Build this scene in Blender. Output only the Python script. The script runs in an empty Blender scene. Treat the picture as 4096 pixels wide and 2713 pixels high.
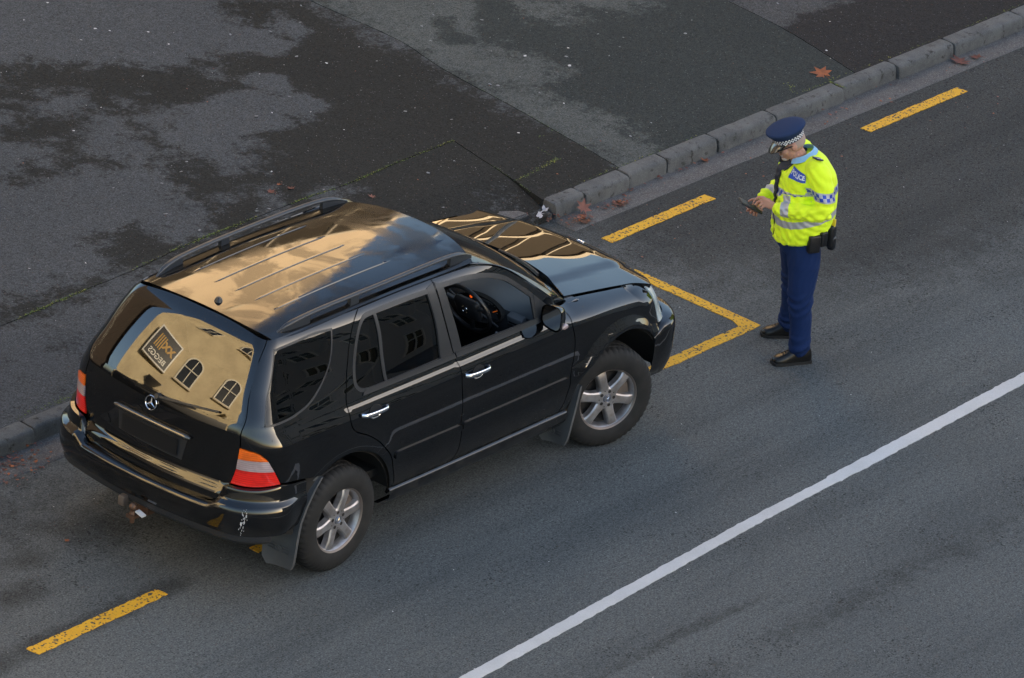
import bpy, bmesh, math, random
import numpy as np
from mathutils import Vector, Matrix, noise
from mathutils.bvhtree import BVHTree
from mathutils.geometry import delaunay_2d_cdt
random.seed(7); np.random.seed(7)
R = math.radians
scene = bpy.context.scene
COL = scene.collection
# ------------------------------------------------------------------ camera
CAM = np.array([-26.3686, -22.1394, 17.6805]); YAW, PIT, ROLL = 0.6491515, 0.4390963, 0.1061968
fw = np.array([math.cos(PIT)*math.cos(YAW), math.cos(PIT)*math.sin(YAW), -math.sin(PIT)])
rt = np.array([math.sin(YAW), -math.cos(YAW), 0.]); up = np.cross(rt, fw)
cr = math.cos(ROLL)*rt + math.sin(ROLL)*up; cu = -math.sin(ROLL)*rt + math.cos(ROLL)*up
cd = bpy.data.cameras.new('camera'); cam = bpy.data.objects.new('camera', cd); COL.objects.link(cam)
cam.matrix_world = Matrix(((cr[0], cu[0], -fw[0], CAM[0]), (cr[1], cu[1], -fw[1], CAM[1]), (cr[2], cu[2], -fw[2], CAM[2]), (0, 0, 0, 1)))
cd.sensor_width = 36; cd.lens = 206.985; cd.clip_start = .5; cd.clip_end = 2000
scene.camera = cam
# ------------------------------------------------------------------ light
SUN_EL, SUN_H = R(17), Vector((.45, -.893, 0)).normalized()
w = bpy.data.worlds.new('World'); scene.world = w; w.use_nodes = True
nt = w.node_tree; bg = nt.nodes['Background']; sky = nt.nodes.new('ShaderNodeTexSky'); sky.sky_type = 'NISHITA'
sky.sun_disc = False; sky.sun_elevation = SUN_EL; sky.sun_rotation = math.atan2(SUN_H.x, SUN_H.y)
sky.air_density = 1.0; sky.dust_density = 2.2; sky.ozone_density = 1.0; sky.altitude = 20
nt.links.new(sky.outputs[0], bg.inputs[0]); bg.inputs[1].default_value = .06
sl = bpy.data.lights.new('sun', 'SUN'); sl.energy = 3.0; sl.angle = R(.53); sl.color = (1, .82, .58)
so = bpy.data.objects.new('sun', sl); COL.objects.link(so)
sdir = Vector((SUN_H.x*math.cos(SUN_EL), SUN_H.y*math.cos(SUN_EL), math.sin(SUN_EL)))
so.rotation_euler = sdir.to_track_quat('Z', 'Y').to_euler(); so.location = sdir*60
vs = scene.view_settings; vs.view_transform = 'Standard'; vs.look = 'None'; vs.gamma = 1; vs.exposure = 2.92
scene.render.engine = 'CYCLES'; scene.render.resolution_x = 1024; scene.render.resolution_y = 678
scene.cycles.max_bounces = 8; scene.cycles.transparent_max_bounces = 12
# ------------------------------------------------------------------ node helpers
class NT:
    def __init__(s, name):
        s.m = bpy.data.materials.new(name); s.m.use_nodes = True; s.t = s.m.node_tree
        s.b = s.t.nodes['Principled BSDF']; s.out = s.t.nodes['Material Output']
    def n(s, typ, **k):
        nd = s.t.nodes.new('ShaderNode'+typ)
        for a, v in k.items(): setattr(nd, a, v)
        return nd
    def l(s, a, b): s.t.links.new(a, b)
    def put(s, sock, v):
        if hasattr(v, 'is_linked') or isinstance(v, bpy.types.NodeSocket): s.l(v, sock)
        else: sock.default_value = v
    def math(s, op, a, b=0., c=0., clamp=False):
        nd = s.n('Math', operation=op); nd.use_clamp = clamp
        for i, v in enumerate((a, b, c)): s.put(nd.inputs[i], v)
        return nd.outputs[0]
    def mix(s, f, a, b, blend='MIX'):
        nd = s.n('Mix', data_type='RGBA', blend_type=blend)
        s.put(nd.inputs[0], f)
        for i, v in ((6, a), (7, b)):
            s.put(nd.inputs[i], v if isinstance(v, bpy.types.NodeSocket) else (tuple(v)+(1,) if len(v) == 3 else v))
        return nd.outputs[2]
    def ramp(s, f, a, b):       # smoothstep a..b
        nd = s.n('MapRange', interpolation_type='SMOOTHSTEP'); s.put(nd.inputs[0], f)
        nd.inputs[1].default_value = a; nd.inputs[2].default_value = b
        return nd.outputs[0]
    def pos(s): return s.n('NewGeometry').outputs['Position']
    def obj(s): return s.n('TexCoord').outputs['Object']
    def noise(s, vec, scale, detail=4, rough=.55, dist=0.):
        nd = s.n('TexNoise'); s.l(vec, nd.inputs['Vector']); nd.inputs['Scale'].default_value = scale
        nd.inputs['Detail'].default_value = detail; nd.inputs['Roughness'].default_value = rough; nd.inputs['Distortion'].default_value = dist
        return nd.outputs['Fac']
    def vor(s, vec, scale, feature='F1', out='Distance', rnd=1.):
        nd = s.n('TexVoronoi', feature=feature); s.l(vec, nd.inputs['Vector']); nd.inputs['Scale'].default_value = scale
        nd.inputs['Randomness'].default_value = rnd
        return nd.outputs[out]
    def attr(s, name, out='Fac'):
        nd = s.n('Attribute'); nd.attribute_name = name; return nd.outputs[out]
    def bump(s, h, strength=.3, dist=.01):
        nd = s.n('Bump'); nd.inputs['Strength'].default_value = strength; nd.inputs['Distance'].default_value = dist
        s.l(h, nd.inputs['Height']); return nd.outputs[0]
    def bs(s, **k):
        for a, v in k.items():
            a = {'color': 'Base Color', 'rough': 'Roughness', 'metal': 'Metallic', 'spec': 'Specular IOR Level', 'coat': 'Coat Weight', 'coatr': 'Coat Roughness', 'normal': 'Normal', 'ior': 'IOR', 'sheen': 'Sheen Weight', 'emit': 'Emission Color', 'emits': 'Emission Strength', 'trans': 'Transmission Weight', 'sss': 'Subsurface Weight', 'coatn': 'Coat Normal', 'alpha': 'Alpha', 'coatior': 'Coat IOR'}[a]
            if isinstance(v, (tuple, list)) and len(v) == 3 and a != 'Normal': v = tuple(v)+(1,)
            s.put(s.b.inputs[a], v)
        return s.m
def simple(name, color, rough=.5, metal=0., **k): return NT(name).bs(color=color, rough=rough, metal=metal, **k)
# ------------------------------------------------------------------ object helpers
def link(o, parent=None, **props):
    COL.objects.link(o)
    if parent is not None: o.parent = parent
    for k, v in props.items(): o[k] = v
    return o
def mobj(name, verts, faces, mat=None, parent=None, smooth=True, mats=None, mi=None, normals=None, sharp=None, **props):
    me = bpy.data.meshes.new(name); me.from_pydata([tuple(v) for v in verts], [], [tuple(f) for f in faces]); me.update()
    for m in (mats or ([mat] if mat else [])): me.materials.append(m)
    if mi is not None: me.polygons.foreach_set('material_index', list(mi))
    me.polygons.foreach_set('use_smooth', [smooth]*len(me.polygons))
    if sharp is not None: me.set_sharp_from_angle(angle=R(sharp))
    if normals is not None: me.normals_split_custom_set_from_vertices([tuple(n) for n in normals])
    return link(bpy.data.objects.new(name, me), parent, **props)
def bobj(name, bm, mat=None, parent=None, smooth=True, sharp=35, mats=None, recalc=True, **props):
    if recalc: bmesh.ops.recalc_face_normals(bm, faces=bm.faces)
    me = bpy.data.meshes.new(name); bm.to_mesh(me); bm.free()
    for m in (mats or ([mat] if mat else [])): me.materials.append(m)
    me.polygons.foreach_set('use_smooth', [smooth]*len(me.polygons))
    if smooth and sharp: me.set_sharp_from_angle(angle=R(sharp))
    return link(bpy.data.objects.new(name, me), parent, **props)
def empty(name, loc=(0, 0, 0), rz=0, parent=None, **props):
    o = bpy.data.objects.new(name, None); o.empty_display_size = .2; o.location = loc; o.rotation_euler = (0, 0, rz)
    return link(o, parent, **props)
def copy_tree(o, parent=None):
    c = o.copy(); COL.objects.link(c); c.parent = parent
    for ch in [q for q in o.children]: copy_tree(ch, c)
    return c
def add_box(bm, c, h, rot=None, bevel=0., seg=2, taper=None):
    r = bmesh.ops.create_cube(bm, size=2); vs_ = r['verts']
    for v in vs_:
        if taper and v.co.z > 0: v.co.x *= taper[0]; v.co.y *= taper[1]
        v.co = Vector((v.co.x*h[0], v.co.y*h[1], v.co.z*h[2]))
    if bevel:
        es = list({e for v in vs_ for e in v.link_edges})
        rr = bmesh.ops.bevel(bm, geom=es, offset=bevel, segments=seg, affect='EDGES', profile=.5)
        vs_ = list({v for f in rr['faces'] for v in f.verts} | {v for v in vs_ if v.is_valid})
    m = Matrix.Translation(c) @ (rot if rot is not None else Matrix.Identity(4))
    bmesh.ops.transform(bm, matrix=m, verts=vs_)
    return vs_
def basis(t, ref=Vector((0, 0, 1))):
    t = Vector(t).normalized()
    a = ref.cross(t)
    if a.length < 1e-4: a = Vector((1, 0, 0)).cross(t)
    a.normalize(); return a, t.cross(a).normalized()
def add_tube(bm, pts, rad, n=10, caps=True, ref=Vector((0, 0, 1)), closed=False):
    """swept tube; rad scalar / list of r / list of (ra, rb)"""
    pts = [Vector(p) for p in pts]; N = len(pts); rings = []
    for i, p in enumerate(pts):
        if closed: t = pts[(i+1) % N]-pts[i-1]
        else: t = pts[min(i+1, N-1)]-pts[max(i-1, 0)]
        a, b = basis(t, ref)
        r = rad[i] if isinstance(rad, (list, tuple)) else rad
        ra, rb = r if isinstance(r, (list, tuple)) else (r, r)
        rings.append([bm.verts.new(p+a*(ra*math.cos(2*math.pi*k/n))+b*(rb*math.sin(2*math.pi*k/n))) for k in range(n)])
    for i in range(N if closed else N-1):
        A, B = rings[i], rings[(i+1) % N]
        for k in range(n): bm.faces.new((A[k], A[(k+1) % n], B[(k+1) % n], B[k]))
    if caps and not closed:
        bm.faces.new(rings[0][::-1]); bm.faces.new(rings[-1])
    return rings
def add_lathe(bm, prof, n=48, axis='Y', center=(0, 0, 0), closed=False, a0=0, a1=2*math.pi):
    """prof list of (r, h); revolve about axis through centre"""
    full = abs(a1-a0-2*math.pi) < 1e-6
    rings = []; c = Vector(center)
    for k in range(n if full else n+1):
        a = a0+(a1-a0)*k/n; ca, sa = math.cos(a), math.sin(a)
        ring = []
        for r, h in prof:
            if axis == 'Y': v = (r*ca, h, r*sa)
            elif axis == 'X': v = (h, r*ca, r*sa)
            else: v = (r*ca, r*sa, h)
            ring.append(bm.verts.new(c+Vector(v)))
        rings.append(ring)
    m = len(prof)
    for k in range(n):
        A, B = rings[k], rings[(k+1) % len(rings)]
        for j in range(m if closed else m-1):
            q = (A[j], A[(j+1) % m], B[(j+1) % m], B[j])
            bm.faces.new(q)
    bmesh.ops.remove_doubles(bm, verts=[v for r_ in rings for v in r_], dist=1e-6)
def add_prism(bm, poly, h0, h1, plane='XY', bevel=0.):
    """polygon (2D list) extruded between h0 and h1"""
    def mk(p, h):
        return {'XY': (p[0], p[1], h), 'XZ': (p[0], h, p[1]), 'YZ': (h, p[0], p[1])}[plane]
    a = [bm.verts.new(mk(p, h0)) for p in poly]; b = [bm.verts.new(mk(p, h1)) for p in poly]
    n = len(poly); fs = [bm.faces.new(a), bm.faces.new(b[::-1])]
    for i in range(n): fs.append(bm.faces.new((a[i], b[i], b[(i+1) % n], a[(i+1) % n])))
    if bevel:
        es = [e for e in fs[1].edges]
        bmesh.ops.bevel(bm, geom=es, offset=bevel, segments=2, affect='EDGES')
    return a+b
def text_mesh(body, size, extrude=.001, bold=0., align='CENTER'):
    cu_ = bpy.data.curves.new('txt', 'FONT'); cu_.body = body; cu_.size = size; cu_.extrude = extrude; cu_.align_x = align; cu_.align_y = 'CENTER'; cu_.offset = bold
    cu_.resolution_u = 3
    o = bpy.data.objects.new('txt', cu_); COL.objects.link(o); dg = bpy.context.evaluated_depsgraph_get()
    me = bpy.data.meshes.new_from_object(o.evaluated_get(dg)); bpy.data.objects.remove(o); bpy.data.curves.remove(cu_)
    return me
def crom(pts, step):
    """Catmull-Rom resample of an open polyline"""
    p = [np.array(q, float) for q in pts]
    if len(p) == 2:
        n = max(1, int(np.linalg.norm(p[1]-p[0])/step)); return [p[0]+(p[1]-p[0])*i/n for i in range(n+1)]
    P = [2*p[0]-p[1]]+p+[2*p[-1]-p[-2]]; out = []
    for i in range(1, len(P)-2):
        d = np.linalg.norm(P[i+1]-P[i]); n = max(1, int(round(d/step)))
        t0 = 0.; t1 = t0+max(1e-5, np.linalg.norm(P[i]-P[i-1]))**.5; t2 = t1+max(1e-5, d)**.5; t3 = t2+max(1e-5, np.linalg.norm(P[i+2]-P[i+1]))**.5
        for k in range(n):
            t = t1+(t2-t1)*k/n
            A1 = (t1-t)/(t1-t0)*P[i-1]+(t-t0)/(t1-t0)*P[i]; A2 = (t2-t)/(t2-t1)*P[i]+(t-t1)/(t2-t1)*P[i+1]; A3 = (t3-t)/(t3-t2)*P[i+1]+(t-t2)/(t3-t2)*P[i+2]
            B1 = (t2-t)/(t2-t0)*A1+(t-t0)/(t2-t0)*A2; B2 = (t3-t)/(t3-t1)*A2+(t-t1)/(t3-t1)*A3
            out.append((t2-t)/(t2-t1)*B1+(t-t1)/(t2-t1)*B2)
    out.append(p[-1]); return out
# ================================================================== GROUND
def in_poly(P, poly):
    x, y = P[:, 0], P[:, 1]; c = np.zeros(len(P), bool); n = len(poly)
    for i in range(n):
        x0, y0 = poly[i]; x1, y1 = poly[(i+1) % n]
        if y0 == y1: continue
        c ^= ((y0 > y) != (y1 > y)) & (x < (x1-x0)*(y-y0)/(y1-y0)+x0)
    return c
def poly_dist(P, poly):
    d = np.full(len(P), 1e9); n = len(poly)
    for i in range(n):
        a = np.array(poly[i], float); b = np.array(poly[(i+1) % n], float); ab = b-a; L = ab@ab
        if L < 1e-14: continue
        t = np.clip(((P-a)@ab)/L, 0, 1); q = a+t[:, None]*ab
        d = np.minimum(d, np.hypot(P[:, 0]-q[:, 0], P[:, 1]-q[:, 1]))
    return d
def field(P, polys, soft=.42):
    """0..1 field, .5 on the outlines of the polygons"""
    f = np.zeros(len(P))
    for pl in polys:
        d = poly_dist(P, pl)*np.where(in_poly(P, pl), 1, -1); f = np.maximum(f, np.clip(.5+.5*d/soft, 0, 1))
    return f
def mesh2d(loops, grid, region=None):
    """CDT of loops (first outer, rest holes) with an interior grid; returns pts, tris, loops index lists"""
    pts = []; edges = []; idx = []
    for lp in loops:
        b = len(pts); n = len(lp); pts += [tuple(p) for p in lp]; edges += [(b+i, b+(i+1) % n) for i in range(n)]; idx.append(list(range(b, b+n)))
    allp = np.array(pts)
    lo, hi = (allp.min(0), allp.max(0)) if region is None else (np.array(region[:2]), np.array(region[2:]))
    gx = np.arange(lo[0]+grid/2, hi[0], grid); gy = np.arange(lo[1]+grid/2, hi[1], grid)
    if len(gx) and len(gy):
        G = np.stack(np.meshgrid(gx, gy, indexing='ij'), -1).reshape(-1, 2)
        keep = in_poly(G, loops[0]); G = G[keep]
        for lp in loops[1:]: G = G[~in_poly(G, lp)]
        for lp in loops: G = G[poly_dist(G, lp) > grid*.45] if len(G) else G
        pts += [tuple(p) for p in G]
    r = delaunay_2d_cdt([Vector(p) for p in pts], edges, [], 0, 1e-7)
    V = np.array([tuple(v) for v in r[0]]); T = [tuple(f) for f in r[2]]
    cen = np.array([V[list(t)].mean(0) for t in T]); ok = in_poly(cen, loops[0])
    for lp in loops[1:]: ok &= ~in_poly(cen, lp)
    inv = {}
    for new, olds in enumerate(r[3]):
        for o in olds: inv[o] = new
    return V, [t for t, k in zip(T, ok) if k], [[inv[i] for i in lp] for lp in idx]

def asphalt(name, light, dark, stain='stain', pit=.5, noise_amp=.9, wet=.84):
    s = NT(name); p = s.pos()
    n1 = s.noise(p, 2.2, 7, .68, .4); n2 = s.noise(p, 6.5, 8, .74, .3)
    m = s.math('ADD', s.attr(stain), s.math('MULTIPLY', s.math('SUBTRACT', s.math('ADD', s.math('ADD', s.math('MULTIPLY', n1, .35), s.math('MULTIPLY', n2, .40)), s.math('MULTIPLY', s.noise(p, 32, 4, .75), .25)), .5), noise_amp*2.2))
    m = s.ramp(m, .32, .66)
    col = s.mix(m, light, dark)
    big = s.noise(p, .55, 3, .5); col = s.mix(s.ramp(big, .3, .7), col, s.mix(1., col, (.86, .87, .88), 'MULTIPLY'))
    if pit > .5:
        mp = s.n('Mapping'); s.l(p, mp.inputs[0]); mp.inputs['Scale'].default_value = (.22, 2.4, 1)
        col = s.mix(s.math('MULTIPLY', s.ramp(s.noise(mp.outputs[0], 1., 5, .6), .40, .66), .9), col, s.mix(1., col, (.78, .79, .80), 'MULTIPLY'))
        col = s.mix(s.math('MULTIPLY', s.ramp(s.noise(p, 3.1, 6, .7, .6), .60, .72), .5), col, s.mix(1., col, (.62, .62, .62), 'MULTIPLY'))
    g = s.noise(p, 85, 2, .6); g2 = s.noise(p, 30, 4, .75)
    gr = s.math('ADD', s.math('MULTIPLY', g, .8), s.math('MULTIPLY', g2, .5))
    k = s.n('MapRange'); s.l(gr, k.inputs[0]); k.inputs[1].default_value = .40; k.inputs[2].default_value = .90; k.inputs[3].default_value = .22; k.inputs[4].default_value = 1.78; k.clamp = False
    cc = s.n('CombineColor'); [s.l(k.outputs[0], cc.inputs[i]) for i in range(3)]
    col = s.mix(1., col, cc.outputs[0], 'MULTIPLY')
    # open dark pits between the stones, in clusters
    v = s.vor(p, 34, 'F1'); vv = s.noise(p, 22, 4, .7)
    pitm = s.math('MULTIPLY', s.ramp(s.math('ADD', v, s.math('MULTIPLY', s.math('SUBTRACT', vv, .5), .9)), .34, .14), s.ramp(s.math('ADD', s.noise(p, 1.6, 5, .7), s.math('MULTIPLY', s.attr(stain), .22 if pit > .5 else 0.)), .665-.14*pit, .80-.14*pit))
    col = s.mix(s.math('MULTIPLY', pitm, .75*min(1., pit)), col, (.012, .012, .012))
    # pale and rusty chips
    c1 = s.vor(p, 60, 'F1'); c1c = s.n('SeparateColor'); s.l(s.vor(p, 60, 'F1', 'Color'), c1c.inputs[0])
    chip = s.math('MULTIPLY', s.ramp(c1, .26, .16), s.math('GREATER_THAN', c1c.outputs[0], .93))
    col = s.mix(s.math('MULTIPLY', chip, .55), col, (.30, .30, .30))
    chip2 = s.math('MULTIPLY', s.ramp(c1, .3, .2), s.math('LESS_THAN', c1c.outputs[0], .035))
    col = s.mix(s.math('MULTIPLY', chip2, .5), col, (.16, .07, .035))
    h = s.math('ADD', gr, s.math('MULTIPLY', pitm, -1.2))
    ro = s.n('MapRange'); s.l(m, ro.inputs[0]); ro.inputs[3].default_value = .86; ro.inputs[4].default_value = wet
    return s.bs(color=col, rough=ro.outputs[0], normal=s.bump(h, .55, .004), spec=.18)
M_ROAD = asphalt('road_asphalt', (.112, .1165, .112), (.056, .0575, .054), pit=.95, noise_amp=.55, wet=.8)
M_FA = asphalt('path_asphalt_grey', (.070, .0725, .0735), (.0225, .0222, .0195), pit=.25, noise_amp=1.55)
M_FB = asphalt('path_asphalt_green', (.083, .088, .081), (.034, .039, .0365), pit=.25, noise_amp=1.45)
M_FC = asphalt('path_asphalt_brown', (.074, .073, .071), (.0245, .0225, .0215), pit=.25, noise_amp=1.3)

DARK_A = [[(6.3, 5.91), (6.22, 5.42), (5.92, 5.1), (5.63, 5.21), (5.28, 5.16), (5.18, 4.71), (5.51, 4.56), (5.24, 4.05), (4.89, 4.01), (4.62, 4.11), (4.43, 3.76), (4.01, 3.39), (3.83, 3.05), (3.54, 2.8), (3.74, 2.64), (4.31, 2.97), (5.3, 2.2), (5.4, 1.6), (6.5, 1.6), (6.63, 3.24), (6.75, 4.04), (6.8, 4.71), (6.86, 5.04), (6.98, 5.51), (6.53, 5.84)], [(4.02, 6.06), (4.33, 5.99), (4.47, 5.62), (4.84, 5.71), (4.87, 5.37), (5.28, 5.16), (5.18, 4.71), (4.62, 4.11), (4.57, 4.46), (4.51, 4.81), (4.31, 5.07), (4.26, 4.8), (3.95, 4.33), (3.67, 3.85), (3.9, 4.37), (4.0, 4.69), (4.03, 4.98), (4.19, 5.31), (3.92, 5.47), (3.58, 5.63)], [(3.52, 5.57), (3.62, 5.4), (3.57, 5.13), (3.86, 5.0), (4.0, 5.0), (3.38, 4.77), (3.15, 4.95), (3.0, 5.07)], [(3.51, 5.07), (3.69, 4.84), (3.31, 4.53), (3.42, 4.23), (3.21, 4.43), (2.91, 4.49), (2.65, 4.46), (2.52, 4.6), (2.58, 4.65), (2.73, 4.54), (3.08, 4.61), (3.26, 4.87)], [(3.61, 4.1), (3.96, 4.12), (3.87, 3.7), (4.12, 3.31), (3.54, 2.8), (3.12, 2.75), (3.19, 3.07), (3.34, 3.34), (3.58, 3.34), (3.41, 3.57)], [(2.3, 3.39), (2.69, 3.46), (2.73, 3.15), (2.56, 2.91), (2.05, 2.86), (1.9, 2.97)], [(0.48, 3.02), (0.89, 3.01), (2.03, 3.05), (2.77, 3.02), (3.77, 3.0), (3.63, 2.87), (2.61, 2.87), (1.85, 2.88), (0.69, 2.81), (0.29, 2.83)], [(3.6, 2.9), (5.3, 2.9), (5.3, 1.8), (3.9, 1.8)]]
LIGHT_A = [[(6.12, 5.33), (6.2, 5.0), (5.9, 4.91), (5.86, 5.15)], [(4.58, 4.65), (5.11, 4.56), (4.92, 3.99), (4.65, 4.09), (4.53, 4.39)], [(5.45, 4.24), (5.52, 4.04), (5.32, 4.04), (5.19, 4.19)], [(6.59, 5.52), (6.51, 5.09), (6.29, 5.03), (6.35, 5.32)], [(5.51, 4.78), (5.6, 4.6), (5.45, 4.51), (5.33, 4.71)]]
LIGHT_B = [[(7.05, 5.57), (8.21, 4.7), (7.69, 4.31), (7.3, 3.84), (7.55, 3.65), (7.41, 3.33), (6.85, 3.34), (6.75, 3.52), (6.75, 4.04), (6.8, 4.71)], [(6.6, 3.54), (6.98, 3.45), (6.95, 2.94), (7.05, 2.55), (6.94, 2.12), (6.88, 1.76), (6.3, 1.75), (6.40, 2.38), (6.5, 2.93)], [(8.21, 4.7), (9.27, 3.9), (8.92, 3.71), (8.71, 3.98), (8.24, 4.0), (8.2, 4.37)]]
DARK_B = [[(7.46, 4.65), (7.6, 4.59), (7.39, 4.37), (7.25, 4.42)], [(7.28, 4.45), (7.45, 4.38), (7.34, 4.19), (7.13, 4.24)], [(8.15, 4.74), (8.31, 4.62), (7.73, 4.16), (7.51, 4.11)]]
LIGHT_C = [[(9.6, 3.6), (10.62, 2.89), (10.29, 2.91), (9.79, 2.84), (9.6, 2.95)]]
def st_A(P): return np.clip(field(P, DARK_A)-.9*field(P, LIGHT_A, .12), 0, 1)
def st_A2(P): return np.maximum(field(P, DARK_A), .25)
def st_B(P): return np.clip(1-field(P, LIGHT_B)+field(P, DARK_B, .1)*.9, 0, 1)
def st_C(P): return 1-field(P, LIGHT_C, .3)
def z_flat(P): return np.full(len(P), .12)
def z_ramp(P):
    x, y = P[:, 0], P[:, 1]; wx = np.clip((x-.55)/.7, 0, 1)*np.clip((5.50-x)/.45+.45, 0, 1)
    return .12-wx*.095*np.clip((2.45-y)/.65, 0, 1)
def sheet(name, loop, zf, mat, stf, region, grid=.06, parent=None, thick=.05, **props):
    V, T, lp = mesh2d([loop], grid, region)
    z = zf(V)+.0025*np.array([noise.noise((v[0]*1.3, v[1]*1.3, 3)) for v in V])
    n = len(V); verts = [(v[0], v[1], z[i]) for i, v in enumerate(V)]
    faces = [t if np.cross(V[t[1]]-V[t[0]], V[t[2]]-V[t[0]]) > 0 else t[::-1] for t in T]
    b = lp[0]; verts += [(V[i][0], V[i][1], z[i]-thick) for i in b]
    m = len(b); faces += [(b[i], b[(i+1) % m], n+(i+1) % m, n+i) for i in range(m)]
    o = mobj(name, verts, faces, mat, parent, sharp=40, **props)
    a = o.data.attributes.new('stain', 'FLOAT', 'POINT'); s_ = stf(np.array(verts)[:, :2]); a.data.foreach_set('value', s_.astype(np.float32))
    return o
def jag(pts, step=.05, amp=.006, seed=0):
    out = crom(pts, step)
    return [(p[0]+amp*noise.noise((p[0]*14, p[1]*14, seed)), p[1]+amp*noise.noise((p[0]*14, p[1]*14, seed+9))) for p in out]
# base earth out to the horizon, then the carriageway
mobj('ground', [(-600, -600, -.03), (600, -600, -.03), (600, 600, -.03), (-600, 600, -.03)], [(0, 1, 2, 3)], simple('ground_grey', (.07, .07, .068), .9), kind='structure')
def st_road(P):
    x, y = P[:, 0], P[:, 1]
    yb = -2.95+.0*x+.03*np.sin(x*1.7)
    f = .46*np.exp(-((y-yb)/.085)**2)*(.6+.4*np.sin(x*.9+1))
    f = np.maximum(f, .34*np.exp(-((y+3.38)/.25)**2))
    f = np.maximum(f, .50*np.exp(-((y+.35)/.16)**2)*np.clip((-.3-x)/.6, 0, 1))
    for cx, cy, r, a in ((-1.8, .2, .35, .5), (-1.4, .48, .3, .5), (-.7, .5, .8, .45), (6.9, .55, .7, .5), (8.0, .7, 1.4, .5), (9.3, .7, 1.2, .5), (6.0, 1.0, .8, .46), (7.6, -.1, .7, .42), (8.7, .2, .8, .45)):
        f = np.maximum(f, a*np.exp(-(((x-cx)/r)**2+((y-cy)/(r*.6))**2)))
    f = np.maximum(f, .42*np.exp(-((y-1.52)/.06)**2))
    f = np.maximum(f, .86*np.clip((y+1.8)/2.6, 0, 1)*np.clip((x-4.0)/3.2, 0, 1))
    f = np.maximum(f, .40*np.clip((y+.5)/1.5, 0, 1)*np.clip((1.5-x)/2.5, 0, 1))
    return f+.12
sheet('road', [(-150, -16), (150, -16), (150, 1.9), (-150, 1.9)], lambda P: np.zeros(len(P)), M_ROAD, st_road, (-4, -6, 14, 1.85), .07, kind='structure')
foot = mobj('footpath', [(-150, 1.83, .035), (150, 1.83, .035), (150, 40, .035), (-150, 40, .035), (-150, 1.83, -.02), (150, 1.83, -.02)], [(0, 1, 2, 3), (4, 5, 1, 0)], simple('joint_dirt', (.02, .02, .018), .95), kind='structure')
J1 = [(6.37, 1.862), (6.453, 2.245), (6.528, 2.647), (6.62, 3.13), (6.752, 3.937), (6.908, 4.516), (6.963, 5.517), (7.3, 8), (7.7, 12)]
J2 = [(9.34, 1.862), (9.40, 2.05), (9.607, 2.752), (9.717, 3.453), (10.0, 5.5), (10.6, 12)]
J3 = [(5.445, 1.862), (5.50, 2.05), (5.56, 2.25), (5.625, 2.51), (5.752, 2.985)]
JL = [(-3.5, 2.80), (-1, 2.82), (.74, 2.863), (1.7, 2.905), (2.2, 2.917), (2.756, 2.97), (3.55, 2.977), (4.14, 2.974), (4.47, 2.955), (5.14, 2.985), (5.752, 2.985)]
def off(pts, dx, dy): return [(p[0]+dx, p[1]+dy) for p in pts]
j1, j2, j3, jl = jag(J1), jag(J2), jag(J3), jag(JL)
sheet('asphalt_panel', [(-60, 2.80)]+off(jl, 0, .006)[:-1]+off(j3, .006, 0)[::-1]+off(j1, -.005, 0)+[(-60, 12)], z_flat, M_FA, st_A, (-1, 1.8, 7.6, 7.9), .06, foot)
sheet('asphalt_panel', [(-60, 1.748), (.56, 1.748), (.60, 1.70), (5.42, 1.74)]+off(j3, -.004, 0)[:-1]+off(jl, 0, -.006)[::-1]+[(-60, 2.78)], z_ramp, M_FA, st_A2, (-3, 1.7, 5.8, 3), .06, foot)
sheet('asphalt_panel', off(j1, .005, 0)[::-1]+off(j2, -.004, 0), z_flat, M_FB, st_B, (6.3, 1.8, 10.6, 7.9), .06, foot)
sheet('asphalt_panel', off(j2, .004, 0)[::-1]+[(60, 1.862), (60, 12)], z_flat, M_FC, st_C, (9.3, 1.8, 14, 5), .08, foot)
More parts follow.
